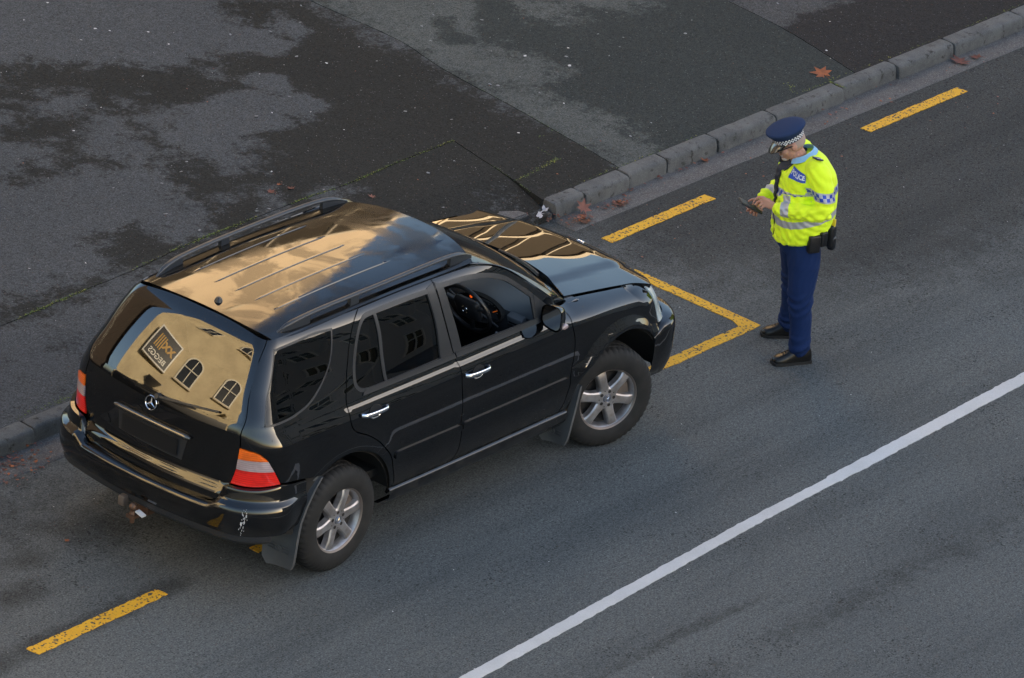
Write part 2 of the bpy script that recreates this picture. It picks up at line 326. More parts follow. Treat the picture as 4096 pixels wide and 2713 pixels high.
# concrete
def concrete(name, c0, c1, dirt=(.03, .027, .022), grit=60, thr=.42, spk=.3):
    s = NT(name); p = s.pos()
    n = s.noise(p, 5, 6, .65); col = s.mix(s.ramp(n, .3, .7), c0, c1)
    g = s.noise(p, grit, 4, .75); col = s.mix(s.ramp(g, .62, .48), s.mix(spk, col, (.34, .33, .31)), col)
    d = s.ramp(s.noise(p, 14, 5, .7), thr, thr-.14); col = s.mix(d, col, dirt)
    return s.bs(color=col, rough=.9, normal=s.bump(s.math('ADD', g, s.noise(p, 18, 4)), .35, .004))
M_KERB = concrete('kerb_concrete', (.072, .072, .070), (.118, .116, .111), (.030, .027, .023), 90, .45, .12)
M_GUT = concrete('gutter_concrete', (.070, .063, .060), (.100, .092, .087), (.036, .032, .029), 95, .42)
def kerbstone(x0, x1, yf, yb, h=.125, seed=0, tilt=0.):
    prof = [(yf-.010, -.05), (yf-.006, .02), (yf-.002, .07), (yf+.002, .098), (yf+.009, .112), (yf+.022, .121), ((yf+yb)/2+.005, .1245), (yb-.02, .126), (yb-.005, .123), (yb, .10), (yb+.004, -.05)]
    xs = [x0+.010, x0+.018, x0+.04]+list(np.linspace(x0+.1, x1-.1, max(3, int((x1-x0)/.09))))+[x1-.04, x1-.018, x1-.010]
    V = []; F = []; m = len(prof)
    for i, x in enumerate(xs):
        e = min(i, len(xs)-1-i); sh = (.010, .004, .0)[e] if e < 3 else 0
        for (y, z) in prof:
            cy, cz = (yf+yb)/2, .04
            y2, z2 = y-(y-cy)*sh/.08*.5, z*(h/.125)-(.008 if e == 0 else .002 if e == 1 else 0)*(z > .08)
            q = Vector((x, y2, z2)); d = noise.noise(q*7+Vector((seed*7, 0, 0)))*.008+noise.noise(q*24+Vector((0, seed, 0)))*.0028
            V.append((x+d*.4, y2+d*(1 if y < cy else -.6), z2+d*.9+tilt*(x-x0)))
    for i in range(len(xs)-1):
        for j in range(m-1):
            F.append((i*m+j, i*m+j+1, (i+1)*m+j+1, (i+1)*m+j))
    F.append(tuple(range(m))); F.append(tuple(range((len(xs)-1)*m, len(xs)*m))[::-1])
    return V, F
kerbx = [5.45, 5.80, 6.33, 6.80, 7.42, 8.15, 9.03, 9.75, 10.50, 11.45, 12.3, 13.2]
def kerb(name, xs, label, yoff):
    k = empty(name, (xs[0], 1.8, 0), label=label, category='kerb')
    for i in range(len(xs)-1):
        V, F = kerbstone(xs[i], xs[i+1], 1.735+yoff+.028*noise.noise((xs[i]*3.3, 1.3, 1)), 1.868+yoff, .125+.006*noise.noise((i*2.3, 5, 1)), i+yoff*50)
        o = mobj('kerb_stone', [(v[0]-xs[0], v[1]-1.8, v[2]) for v in V], F, M_KERB, k, sharp=50)
    return k
kerb('kerb', kerbx, 'grey concrete kerb stones with open joints on the right, beyond the officer', 0)
kerb('kerb', [-3.2, -2.45, -1.70, -.95, -.2, .55], 'weathered concrete kerb at the left edge, behind the rear of the car', -.115)
# gutter channels
def gutter(x0, x1, y0, y1, label):
    xs = np.linspace(x0, x1, int((x1-x0)/.12)+2); ys = np.linspace(y0, y1, 6); V = []; F = []
    for i, x in enumerate(xs):
        for j, y in enumerate(ys):
            jy = .012*noise.noise((x*4, 2, 2)) if j == 0 else 0
            V.append((x, y+jy, .008-.006*abs(j-3)/3+.002*noise.noise((x*6, y*6, 4))))
    n = len(ys)
    for i in range(len(xs)-1):
        for j in range(n-1): F.append((i*n+j, (i+1)*n+j, (i+1)*n+j+1, i*n+j+1))
    b = len(V)
    for i, x in enumerate(xs): V.append((V[i*n][0], V[i*n][1]-.002, -.02))
    for i in range(len(xs)-1): F.append((i*n, b+i, b+i+1, (i+1)*n))
    b = len(V)
    for j in range(n): V.append((x0, ys[j], -.02))
    for j in range(n-1): F.append((j, j+1, b+j+1, b+j))
    mobj('gutter', V, F, M_GUT, kind='structure')
gutter(5.42, 14, 1.505, 1.76, '')
gutter(-6, .6, 1.35, 1.65, '')
# ------------------------------------------------------------------ paint marks
def paint(name, c0, c1, wear, scale=42):
    s = NT(name); p = s.pos()
    col = s.mix(s.ramp(s.noise(p, 3, 4), .3, .7), c0, c1)
    v = s.vor(p, scale, 'F1'); n = s.noise(p, scale*.9, 4, .7); big = s.noise(p, 5, 4, .6)
    m = s.ramp(s.math('ADD', s.math('ADD', s.math('MULTIPLY', v, .45), n), s.math('MULTIPLY', big, .45)), wear, wear-.10)
    col = s.mix(m, col, (.05, .047, .04))
    g = s.noise(p, 110, 3, .7); col = s.mix(s.math('MULTIPLY', s.ramp(g, .35, .75), .30), col, s.mix(1., col, (.62, .6, .58), 'MULTIPLY'))
    return s.bs(color=col, rough=.75, normal=s.bump(s.math('SUBTRACT', g, m), .4, .003))
M_YEL = paint('yellow_road_paint', (.74, .40, .016), (.68, .35, .014), .885, 46)
M_WHI = paint('white_road_paint', (.60, .585, .57), (.53, .52, .505), .66, 60)
def mark(name, loops, mat, label, cat='road marking', z=.005, grid=.04):
    def dens(lp):
        out = []; n = len(lp)
        for i in range(n):
            a, b = np.array(lp[i], float), np.array(lp[(i+1) % n], float); k = max(1, int(np.linalg.norm(b-a)/.03))
            for q in range(k):
                p = a+(b-a)*q/k; out.append((p[0]+.008*noise.noise((p[0]*17, p[1]*17, 1)), p[1]+.008*noise.noise((p[0]*17, p[1]*17, 7))+.003*noise.noise((p[0]*50, p[1]*50, 3))))
        return out
    V, T, lp = mesh2d([dens(loops)], .5)
    c = V.mean(0); n = len(V)
    verts = [(v[0]-c[0], v[1]-c[1], z) for v in V]; faces = [t if np.cross(V[t[1]]-V[t[0]], V[t[2]]-V[t[0]]) > 0 else t[::-1] for t in T]
    b = lp[0]; verts += [(V[i][0]-c[0], V[i][1]-c[1], .0005) for i in b]; m = len(b)
    faces += [(b[i], b[(i+1) % m], n+(i+1) % m, n+i) for i in range(m)]
    o = mobj(name, verts, faces, mat, smooth=False, label=label, category=cat); o.location = (c[0], c[1], 0); return o
mark('yellow_line', [(-2.30, -.342), (-2.29, -.443), (-1.08, -.420), (-1.09, -.322)], M_YEL, 'worn yellow painted dash on the road behind the car, lower left')
mark('yellow_line', [(5.472, 1.300), (5.476, 1.200), (6.729, 1.213), (6.717, 1.310)], M_YEL, 'yellow painted dash beside the gutter, between the car bonnet and the officer')
mark('yellow_line', [(8.713, 1.332), (8.722, 1.234), (10.016, 1.236), (10.02, 1.338)], M_YEL, 'yellow painted dash beside the gutter, upper right behind the officer')
mark('yellow_bay_corner', [(3.60, -.39), (5.11, -.39), (5.215, -.383), (5.225, -.15), (5.245, .80), (5.145, .80), (5.118, -.20), (5.07, -.292), (3.60, -.30)], M_YEL, 'yellow painted corner of the parking bay in front of the car')
mark('yellow_line', [(-.205, -.41), (-.20, -.325), (-.10, -.325), (-.10, -.405)], M_YEL, 'yellow painted bay line mostly hidden under the car')
mark('white_lane_line', [(-9, -2.86), (0.0, -2.436), (2.738, -2.290), (3.66, -2.262), (3.67, -2.27), (6.0, -2.19), (13.5, -1.87), (13.5, -1.76), (6.1, -2.077), (3.64, -2.168), (3.62, -2.180), (2.774, -2.198), (.07, -2.338), (-9, -2.76)], M_WHI, 'long white painted lane line crossing the lower right of the road')
# ================================================================== BUILDINGS ROUND THE STREET (seen in the car's paint and glass)
M_CREAM = NT('cream_render'); _p = M_CREAM.pos()
M_CREAM = M_CREAM.bs(color=M_CREAM.mix(M_CREAM.ramp(M_CREAM.noise(_p, .6, 7, .7), .3, .7), (.62, .52, .33), (.46, .38, .24)), rough=.85)
M_TAN = NT('tan_stone'); _p = M_TAN.pos()
M_TAN = M_TAN.bs(color=M_TAN.mix(M_TAN.ramp(M_TAN.noise(_p, .35, 6, .6), .3, .7), (.60, .46, .30), (.50, .38, .25)), rough=.85)
M_GREYW = simple('grey_render', (.42, .41, .39), .85)
M_BROWN = simple('dark_block_wall', (.045, .034, .028), .85)  # dark tone stands for a wall out of the sun
M_WFRAME = simple('window_frame_white', (.70, .66, .56), .5)
M_PANE = simple('window_pane', (.015, .018, .022), .05, spec=.6)
M_BLACKSIGN = simple('black_sign', (.010, .010, .011), .4)
M_GOLD = simple('gold_lettering', (.45, .26, .05), .45)
M_WHITE = simple('white_lettering', (.75, .73, .68), .5)
M_STEEL = simple('pale_steel', (.42, .34, .23), .5)
M_LEDGE = simple('pale_stone', (.55, .48, .36), .8)
def arch_poly(w, h, n=10):
    r = w/2; pts = [(-r, 0), (r, 0), (r, h-r*.8)]
    return pts+[(r*math.cos(a), h-r*.8+r*.8*math.sin(a)) for a in np.linspace(.15, math.pi-.15, n)]+[(-r, h-r*.8)]
def window_mesh(w, h, arched):
    """frame ring + mullions (slot 0) and pane (slot 1), local: x across, -y out of the wall, z up"""
    poly = arch_poly(w, h) if arched else [(-w/2, 0), (w/2, 0), (w/2, h), (-w/2, h)]
    inner = [(p[0]*.86, .08+(p[1]-.0)*(h-.17)/h) for p in poly]
    bm = bmesh.new(); n = len(poly)
    for (y0, y1) in ((-.09, -.09),):
        o = [bm.verts.new((p[0], -.09, p[1])) for p in poly]; i_ = [bm.verts.new((p[0], -.09, p[1])) for p in inner]; b = [bm.verts.new((p[0], .02, p[1])) for p in poly]; ib = [bm.verts.new((p[0], .0, p[1])) for p in inner]
        for k in range(n):
            q = (k+1) % n
            bm.faces.new((o[k], o[q], i_[q], i_[k])); bm.faces.new((o[k], b[k], b[q], o[q])); bm.faces.new((i_[k], i_[q], ib[q], ib[k]))
    add_box(bm, (0, -.06, h*.5), (.035, .03, h*.44)); add_box(bm, (0, -.06, h*.55), (w*.42, .03, .035))
    for f in bm.faces: f.material_index = 0
    f = bm.faces.new([bm.verts.new((p[0], -.012, p[1])) for p in inner]); f.material_index = 1
    me = bpy.data.meshes.new('window'); bm.to_mesh(me); bm.free(); me.materials.append(M_WFRAME); me.materials.append(M_PANE); return me
def block(name, w, d, h, mat, loc, rz, label, cornice=True):
    """building body: facade on local -y at y=0, running +-w/2 in x"""
    root = empty(name, loc, rz, label=label, category='building')
    bm = bmesh.new(); add_box(bm, (0, d/2, h/2), (w/2, d/2, h/2)); bobj('wall', bm, mat, root, smooth=False)
    if cornice:
        for zz, t in ((h-.25, .45), (h*.36, .18), (h*.68, .14)):
            bm = bmesh.new(); add_box(bm, (0, d/2-.02, zz), (w/2+t, d/2+t, .14), bevel=.05); bobj('cornice', bm, M_LEDGE, root)
    return root
def windows(root, me, xs, zs_, sill=True):
    sm = None
    for z in zs_:
        for x in xs:
            o = link(bpy.data.objects.new('window', me), root); o.location = (x, -.002, z)
            if sill:
                if sm is None:
                    bm = bmesh.new(); add_box(bm, (0, -.12, -.09), (.85, .14, .07), bevel=.02); so_ = bobj('sill', bm, M_LEDGE, o); sm = so_.data
                else: link(bpy.data.objects.new('sill', sm), o)
# sunlit cream corner building behind the car
cb = block('cream_building', 10.5, 8, 17.0, M_CREAM, (-13.9, 8.4, 0), math.atan2(.8, .6), 'sunlit cream rendered building with arched windows mirrored in the rear window', cornice=False)
for _x, _z in ((1.7, 11.9), (.1, 6.7), (-3.4, 7.4), (-2.4, 12.4)): windows(cb, window_mesh(1.6, 2.5, _x < 1), (_x,), (_z,))
bm = bmesh.new(); add_box(bm, (0, -.03, 1.8), (5.1, .05, 1.8)); bobj('shopfront', bm, M_BLACKSIGN, cb, smooth=False)
sg = empty('shop_sign', (0, 0, 0), label='square black hanging shop sign with gold strokes and white letters, mirrored in the rear window', category='sign')
sg.matrix_world = cb.matrix_basis @ Matrix.Translation((3.0, -.35, 7.6)) @ Matrix.Scale(1.5, 4) @ Matrix.Rotation(R(-8), 4, 'Z')
bm = bmesh.new(); add_box(bm, (0, 0, 0), (.85, .09, .85), bevel=.02); bobj('board', bm, M_WHITE, sg)
bm = bmesh.new(); add_box(bm, (0, -.092, 0), (.77, .01, .77)); bobj('face', bm, M_BLACKSIGN, sg)
def sign_text(body, size, mat, parent, loc, bold=.0, rx=90):
    me = text_mesh(body, size, .004, bold); me.materials.append(mat)
    o = link(bpy.data.objects.new('lettering', me), parent); o.location = loc; o.rotation_euler = (R(rx), 0, 0); return o
sign_text('BEGGS', .40, M_WHITE, sg, (0, -.11, -.52), .006)
sign_text('XX', .52, M_GOLD, sg, (-.28, -.11, .16), .03)
for k in range(4):
    bm = bmesh.new(); add_box(bm, (.14+k*.13, -.11, .16), (.035, .006, .36)); bobj('gold_stroke', bm, M_GOLD, sg)
aw = empty('shop_awning', (0, 0, 0), label='curved black awning with white letters below the hanging sign, mirrored in the rear window', category='awning')
aw.matrix_world = cb.matrix_basis @ Matrix.Translation((.4, 0, 3.9)) @ Matrix.Scale(1.3, 4)
bm = bmesh.new(); NA = 12
ring = [[bm.verts.new((x, -1.3*math.sin(a), 1.25*math.cos(a))) for a in np.linspace(0, math.pi/2, NA)] for x in (-1.7, 1.7)]
for k in range(NA-1): bm.faces.new((ring[0][k], ring[1][k], ring[1][k+1], ring[0][k+1]))
bm.faces.new(ring[0]+[bm.verts.new((-1.7, 0, 0))]); bm.faces.new(ring[1][::-1]+[bm.verts.new((1.7, 0, 0))])
bobj('canopy', bm, M_BLACKSIGN, aw)
t_ = sign_text('BEGGS', .52, M_WHITE, aw, (0, -1.0, .90), .006, 48)
# tall tan block across the footpath, low curtain wall beyond it, added dark block behind the car, shade put into its colour
tb = block('tan_building', 11.4, 12, 27, M_TAN, (17.2, 16.5, 0), 0, 'tall sunlit tan stone building across the footpath, mirrored in the car roof')
bm = bmesh.new(); add_box(bm, (0, -.30, 5.2), (4.75, .30, 5.2)); pg_ = bobj('podium_glazing', bm, simple('podium_glass', (.040, .033, .025), .8, spec=0.), tb, smooth=False)
bm = bmesh.new(); add_box(bm, (0, -.35, 10.55), (4.9, .45, .10)); bobj('podium_edge', bm, M_STEEL, pg_, smooth=False)
for _k in range(5): bm = bmesh.new(); add_box(bm, (-4.6+_k*2.3, -.66, 5.2), (.03, .06, 5.2)); bobj('mullion', bm, M_STEEL, pg_, smooth=False)
for _z in (6.8,): bm = bmesh.new(); add_box(bm, (0, -.67, _z), (4.7, .06, .055)); bobj('transom', bm, M_STEEL, pg_, smooth=False)
br = block('dark_edge_block', 15, 7, 19, M_BROWN, (-7.2, 20, 0), R(4), 'unseen block added behind the footpath, painted dark to darken the edge of the rear window', cornice=False)
windows(br, window_mesh(1.2, 2.0, False), (-3, 0, 3), (1.2, 4.6, 8.0), False)
gb = empty('glass_shopfront', (36, 17.5, 0), label='low curtain wall building with pale steel mullions, mirrored in the bonnet', category='building')
bm = bmesh.new(); add_box(bm, (0, 5, 4.3), (12, 5, 4.3)); bobj('glazing', bm, simple('curtain_glass', (.055, .045, .034), .8, spec=0.), gb, smooth=False)
bm = bmesh.new(); add_box(bm, (0, 5, 8.75), (12.3, 5.3, .15)); bobj('roof_edge', bm, M_STEEL, gb, smooth=False)
mm = None
for k in range(13):
    if mm is None: bm = bmesh.new(); add_box(bm, (0, -.08, 4.3), (.04, .08, 4.3)); o = bobj('mullion', bm, M_STEEL, gb, smooth=False); mm = o.data
    else: o = link(bpy.data.objects.new('mullion', mm), gb)
    o.location = (-11.9+k*23.8/12, 0, 0)
for z in (2.9, 5.8): bm = bmesh.new(); add_box(bm, (0, -.1, z), (12, .09, .10)); bobj('transom', bm, M_STEEL, gb, smooth=False)
# the building on the camera's side of the street that shades the road
gy = empty('grey_building', (39, -26, 0), label='grey rendered office building across the road that shades the street', category='building')
bm = bmesh.new(); add_box(bm, (0, -7, 8), (31, 7, 8)); bobj('wall', bm, M_GREYW, gy, smooth=False)
bm = bmesh.new(); add_box(bm, (0, -7, 15.7), (31.3, 7.3, .2)); bobj('cornice', bm, M_LEDGE, gy, smooth=False)
wme = window_mesh(1.1, 2.1, False)
for z in (1.2, 4.6, 8.0, 11.4):
    for k in range(14):
        o = link(bpy.data.objects.new('window', wme), gy); o.location = (-30+k*2.6, .002, z); o.rotation_euler = (0, 0, math.pi)

# street parking sign on a pole beyond the top of the frame (mirrored on the front of the roof)
ps = empty('parking_sign', (12.25, 7.0, .12), R(214-90+180), label='blue parking sign on a tall pole, mirrored near the front edge of the car roof', category='sign')
bm = bmesh.new(); add_tube(bm, [(0, .05, 0), (0, .05, 8.4)], .04, 12); bobj('pole', bm, simple('galvanised_pole', (.35, .36, .37), .5, .6), ps)
bm = bmesh.new(); add_box(bm, (0, 0, 7.8), (.36, .012, .44), bevel=.01); pb_ = bobj('board', bm, simple('sign_blue', (.012, .05, .20), .5), ps)
sign_text('P', .42, M_WHITE, pb_, (0, -.016, 7.93), .01); sign_text('10', .30, M_WHITE, pb_, (0, -.016, 7.57), .008)
# ================================================================== THE CAR: body surface
def pch(xs,ys):
    xs=np.array(xs,float);ys=np.array(ys,float)
    h=np.diff(xs);d=np.diff(ys)/h
    m=np.zeros_like(ys);m[0]=d[0];m[-1]=d[-1]
    for i in range(1,len(xs)-1):
        if d[i-1]*d[i]>0:
            w1=2*h[i]+h[i-1];w2=h[i]+2*h[i-1];m[i]=(w1+w2)/(w1/d[i-1]+w2/d[i])
    def f(x):
        x=np.clip(np.asarray(x,float),xs[0],xs[-1])
        i=np.clip(np.searchsorted(xs,x)-1,0,len(xs)-2)
        t=(x-xs[i])/h[i]
        return ys[i]*(1+2*t)*(1-t)**2+m[i]*h[i]*t*(1-t)**2+ys[i+1]*t*t*(3-2*t)+m[i+1]*h[i]*t*t*(t-1)
    return f
def sst(a,b,x):
    t=np.clip((np.asarray(x,float)-a)/(b-a),0,1);return t*t*(3-2*t)
Ys=pch([.20,.35,.45,.55,.65,.80,.95,1.05,1.085,1.115,1.145,1.172,1.30,1.45,1.58,1.64,1.68,1.71],
       [.80,.865,.897,.910,.916,.916,.910,.902,.892,.876,.854,.838,.800,.748,.692,.655,.610,.540])
_zg=np.linspace(1.18,1.62,12);_xg=-.838+.46*(_zg-1.2)+.29*(_zg-1.2)**2
XB=pch([.2,.50,.62,.70,.735,.785,.82,1.0,1.12]+list(_zg)+[1.68,1.715,1.73],
       [-.86,-.90,-.915,-.912,-.902,-.872,-.866,-.866,-.862]+list(_xg)+[-.537,-.475,-.42])
XF=pch([.2,.45,.62,.75,.86,.95,1.02,1.08],[3.56,3.62,3.63,3.58,3.54,3.50,3.44,3.36])
RR=pch([.2,.6,1.1,1.25,1.5,1.7],[.24,.24,.21,.15,.12,.10])
ZT=pch([2.0,2.3,2.8,3.2,3.5],[1.215,1.19,1.125,1.065,1.02])   # fender / bonnet edge height
def tapR(z): return 1-.025-.055*sst(1.15,1.4,z)
def tap(x,z):
    return 1-(1-tapR(z))*np.clip((1.15-np.maximum(x,-.42))/1.57,0,1)**2-.035*sst(2.45,3.05,x)
def Yf(x,z):
    x=np.asarray(x,float);z=np.asarray(z,float)
    y=Ys(z)*tap(x,z)
    for cx in (0.,2.82):
        r=np.hypot(x-cx,z-.375)
        y=y+(.046 if cx>1 else .020)*np.exp(-((r-.515)/(.058 if cx>1 else .075))**2)*sst(.60,.80,z)*(1-sst(.98,1.1,z))
    # shoulder line highlight crease / lower moulding step
    y=y+.006*sst(.775,.755,z)*sst(.30,.5,z)
    # fender roll
    w=sst(2.12,2.36,x);zt=ZT(np.minimum(x,3.2));h=.13
    t=np.clip((z-(zt-h))/h,0,.995)
    y=y-w*.17*(1-np.sqrt(1-t*t))
    return y
XRF=-.42
def rearx(y,z): return XB(z)+.16*y*y
def frontx(y,z): return XF(z)-.16*y*y
RF=.27
def par(z):
    YR=Ys(z)*tapR(z)+.006*sst(.775,.755,z)*sst(.30,.5,z);R=RR(z);yc=YR-R
    xcR=rearx(YR,z)+R
    YF=Yf(np.full_like(np.asarray(z,float),3.2),z)
    ycF=YF-RF;xcF=frontx(YF,z)-RF
    return YR,R,yc,xcR,YF,ycF,xcF
def S(s,z):
    s=np.asarray(s,float);z=np.asarray(z,float)
    s,z=np.broadcast_arrays(s,z)
    sg=np.where(s<0,-1.,1.);s=np.abs(s)
    YR,R,yc,xcR,YF,ycF,xcF=par(z)
    ph=np.clip(s-1,0,1)*np.pi/2
    yr=np.where(s<1,s*yc,yc+R*np.sin(ph))
    xr=rearx(yr,z)+np.where(s<1,0,R*(1-np.cos(ph)))
    xs=xcR+(s-2)*(xcF-xcR); ys=Yf(xs,z)
    pf=np.clip(4-s,0,1)*np.pi/2
    yf=np.where(s>4,(5-s)*ycF,ycF+RF*np.sin(pf))
    xf=frontx(yf,z)-np.where(s>4,0,RF*(1-np.cos(pf)))
    x=np.where(s<2,xr,np.where(s<3,xs,xf));y=np.where(s<2,yr,np.where(s<3,ys,yf))
    return np.stack([x,y*sg,z],-1)
def inv_y(y,z):
    YR,R,yc,xcR,YF,ycF,xcF=par(np.array(z,float))
    a=abs(y)
    s=a/yc if a<=yc else 1+np.arcsin(min(1,(a-yc)/R))/(np.pi/2)
    return float(s)*(1 if y>=0 else -1)
def inv_x(x,z):
    YR,R,yc,xcR,YF,ycF,xcF=[float(q) for q in par(np.array(z,float))]
    if x>=xcR and x<=xcF: return 2+(x-xcR)/(xcF-xcR)
    lo,hi=(1.,2.) if x<xcR else (3.,4.)
    f=lambda s:float(S(s,z)[0])-x
    for i in range(40):
        m=(lo+hi)/2
        if f(m)<0: lo=m
        else: hi=m
    return (lo+hi)/2
def s2u(s):
    s=np.asarray(s,float);sg=np.sign(s);a=np.abs(s)
    u=np.interp(a,[0,1,2,3,4,5],[0,.66,1.02,4.62,5.02,5.65]);return u*sg
def u2s(u):
    u=np.asarray(u,float);a=np.abs(u)
    return np.interp(a,[0,.66,1.02,4.62,5.02,5.65],[0,1,2,3,4,5])*np.sign(u)
# ------------------------------------------------------------------ car materials
def paint_black():
    s = NT('black_car_paint'); p = s.obj()
    v = s.vor(p, 75, 'F1'); vc = s.n('SeparateColor'); s.l(s.vor(p, 75, 'F1', 'Color'), vc.inputs[0])
    drops = s.math('MULTIPLY', s.ramp(v, .22, .12), s.math('GREATER_THAN', vc.outputs[0], .80))
    clump = s.ramp(s.noise(p, 3.2, 3), .48, .62); drops = s.math('MULTIPLY', drops, clump)
    dust = s.ramp(s.noise(p, 6, 6, .65), .35, .75)
    col = s.mix(s.math('MULTIPLY', dust, .35), (.0015, .0016, .0018), (.006, .0057, .0054))
    zz = s.n('SeparateXYZ'); s.l(p, zz.inputs[0]); low = s.math('MULTIPLY', s.ramp(zz.outputs[2], .72, .38), s.ramp(s.noise(p, 11, 6, .7), .30, .72)); col = s.mix(s.math('MULTIPLY', low, .8), col, (.030, .027, .024))
    return s.bs(color=col, rough=.5, coat=1., coatior=1.68, coatr=s.math('ADD', s.math('ADD', .014, s.math('MULTIPLY', low, .12)), s.math('MULTIPLY', drops, .25)), coatn=s.bump(drops, .6, .004), spec=.0)
M_PAINT = paint_black()
def paint_roof():
    s = NT('black_roof_paint_damp'); p = s.obj()
    n = s.noise(p, 2.1, 5, .60, .5); film = s.ramp(n, .46, .56)
    edge = s.ramp(s.noise(p, 2.6, 5, .62, .6), .53, .70)
    v = s.vor(p, 60, 'F1'); vc = s.n('SeparateColor'); s.l(s.vor(p, 60, 'F1', 'Color'), vc.inputs[0])
    spot = s.math('MULTIPLY', s.ramp(v, .25, .12), s.math('GREATER_THAN', vc.outputs[0], .975))
    col = s.mix(film, (.002, .0022, .0025), (.009, .008, .007)); col = s.mix(spot, col, (.05, .04, .035))
    # the film of dew scatters a little of the reflection
    return s.bs(color=col, rough=.4, coat=s.math('SUBTRACT', 1., s.math('MULTIPLY', film, .38)), coatior=1.68, coatr=s.math('ADD', .045, s.math('MULTIPLY', film, .10)), spec=.0)
M_ROOF = paint_roof()
M_TRIM = simple('black_plastic_trim', (.022, .023, .025), .42)
M_RAIL = simple('grey_satin_rail', (.028, .032, .038), .33, spec=.5)
M_RUB = NT('tyre_rubber'); M_RUB = M_RUB.bs(color=M_RUB.mix(M_RUB.ramp(M_RUB.noise(M_RUB.obj(), 9, 5), .35, .7), (.0065, .0064, .0062), (.0145, .0135, .0125)), rough=.78)
M_FLAP = NT('mudflap_rubber'); M_FLAP = M_FLAP.bs(color=M_FLAP.mix(M_FLAP.ramp(M_FLAP.noise(M_FLAP.obj(), 7, 5), .3, .7), (.066, .068, .071), (.092, .091, .088)), rough=.6)
M_DARK = simple('dark_void', (.006, .006, .006), .9)
M_LINER = simple('wheel_liner', (.016, .014, .012), .9)
M_CHROME = simple('chrome', (.82, .82, .84), .10, 1.)
M_ALLOY = NT('dusty_alloy'); _o = M_ALLOY.obj()
M_ALLOY = M_ALLOY.bs(color=M_ALLOY.mix(M_ALLOY.ramp(M_ALLOY.noise(_o, 14, 4), .3, .75), (.44, .43, .44), (.30, .27, .25)), rough=.36, metal=.75)
M_BRAKE = simple('brake_dust_metal', (.16, .13, .11), .6, .6)
M_INT = simple('dark_interior', (.018, .019, .022), .55)
M_DASH = simple('grey_dashboard', (.13, .14, .15), .6)
M_LEATH = simple('black_leather', (.022, .022, .024), .32)
def glass(name, tint, ior=1.52):
    s = NT(name); t = s.t; t.nodes.remove(s.b)
    tr = s.n('BsdfTransparent'); tr.inputs[0].default_value = tuple(tint)+(1,)
    gl = s.n('BsdfGlossy'); gl.inputs['Roughness'].default_value = .012; gl.inputs[0].default_value = (1, 1, 1, 1)
    fr = s.n('Fresnel'); fr.inputs[0].default_value = ior; mx = s.n('MixShader')
    s.l(fr.outputs[0], mx.inputs[0]); s.l(tr.outputs[0], mx.inputs[1]); s.l(gl.outputs[0], mx.inputs[2]); s.l(mx.outputs[0], s.out.inputs[0]); return s.m
M_GTINT = glass('privacy_glass', (.06, .06, .06), 1.48); M_GREAR = glass('rear_privacy_glass', (.05, .05, .05), 1.75); M_GCLR = glass('windscreen_glass', (.72, .78, .75), 1.55); M_GFAR = glass('side_glass', (.5, .53, .51), 1.52)
def lens(name, c, ribs=True, rough=.12):
    s = NT(name); wv = s.n('TexWave', wave_type='BANDS', bands_direction='Z'); s.l(s.obj(), wv.inputs[0]); wv.inputs['Scale'].default_value = 22
    col = s.mix(s.math('MULTIPLY', wv.outputs['Fac'], .5), c, tuple(x*.5 for x in c)); col = s.mix(s.math('MULTIPLY', s.ramp(s.noise(s.obj(), 13, 2), .40, .65), .45), col, tuple(x*.4 for x in c))
    return s.bs(color=col, rough=.3, coat=1., coatr=.02, normal=s.bump(wv.outputs['Fac'], .25, .003))
M_LRED, M_LORG, M_LCLR = lens('red_lens', (.85, .014, .006)), lens('orange_lens', (1., .17, .006)), lens('clear_lens', (.52, .40, .40))
M_HEAD = simple('headlight_lens', (.55, .60, .60), .12, 0., coat=1., coatr=.02)
# ------------------------------------------------------------------ panel builders
def tok(p):
    if p[0] == 'y': return (float(s2u(inv_y(p[1], p[2]))), p[2])
    return (float(s2u(inv_x(p[0], p[1]))), p[1])
def loop_of(segs, conv=tok, step=.022):
    out = []
    for sg_ in segs:
        q = crom([conv(p) for p in sg_], step)
        if out and np.linalg.norm(out[-1]-q[0]) < 1e-4: q = q[1:]
        out += q
    if np.linalg.norm(out[0]-out[-1]) < 1e-4: out = out[:-1]
    return [tuple(p) for p in out]
def area(lp):
    a = np.array(lp); x, y = a[:, 0], a[:, 1]; return .5*np.sum(x*np.roll(y, -1)-np.roll(x, -1)*y)
def inset(lp, d):
    """move a loop towards its inside by d (negative: outside)"""
    a = np.array(lp, float); sg_ = 1 if area(lp) > 0 else -1
    e = np.roll(a, -1, 0)-a; e /= np.maximum(np.linalg.norm(e, axis=1), 1e-9)[:, None]
    n = np.stack([-e[:, 1], e[:, 0]], 1)*sg_; n0 = np.roll(n, 1, 0)
    m = n+n0; k = np.maximum(np.einsum('ij,ij->i', m, n), .45); 
    return [tuple(p) for p in a+m/k[:, None]*d]
def surf_side(V):
    u, z = V[:, 0], V[:, 1]; s = u2s(u); e = 2e-4
    P = S(s, z); a = S(u2s(u+e), z)-S(u2s(u-e), z); b = S(s, z+e)-S(s, z-e); n = np.cross(a, b); n /= np.linalg.norm(n, axis=1)[:, None]
    return P, n
def surf_z(zf):
    def f(V):
        x, y = V[:, 0], V[:, 1]; e = 1e-3
        P = np.stack([x, y, zf(x, y)], 1); n = np.stack([-(zf(x+e, y)-zf(x-e, y))/(2*e), -(zf(x, y+e)-zf(x, y-e))/(2*e), np.ones_like(x)], 1)
        return P, n/np.linalg.norm(n, axis=1)[:, None]
    return f
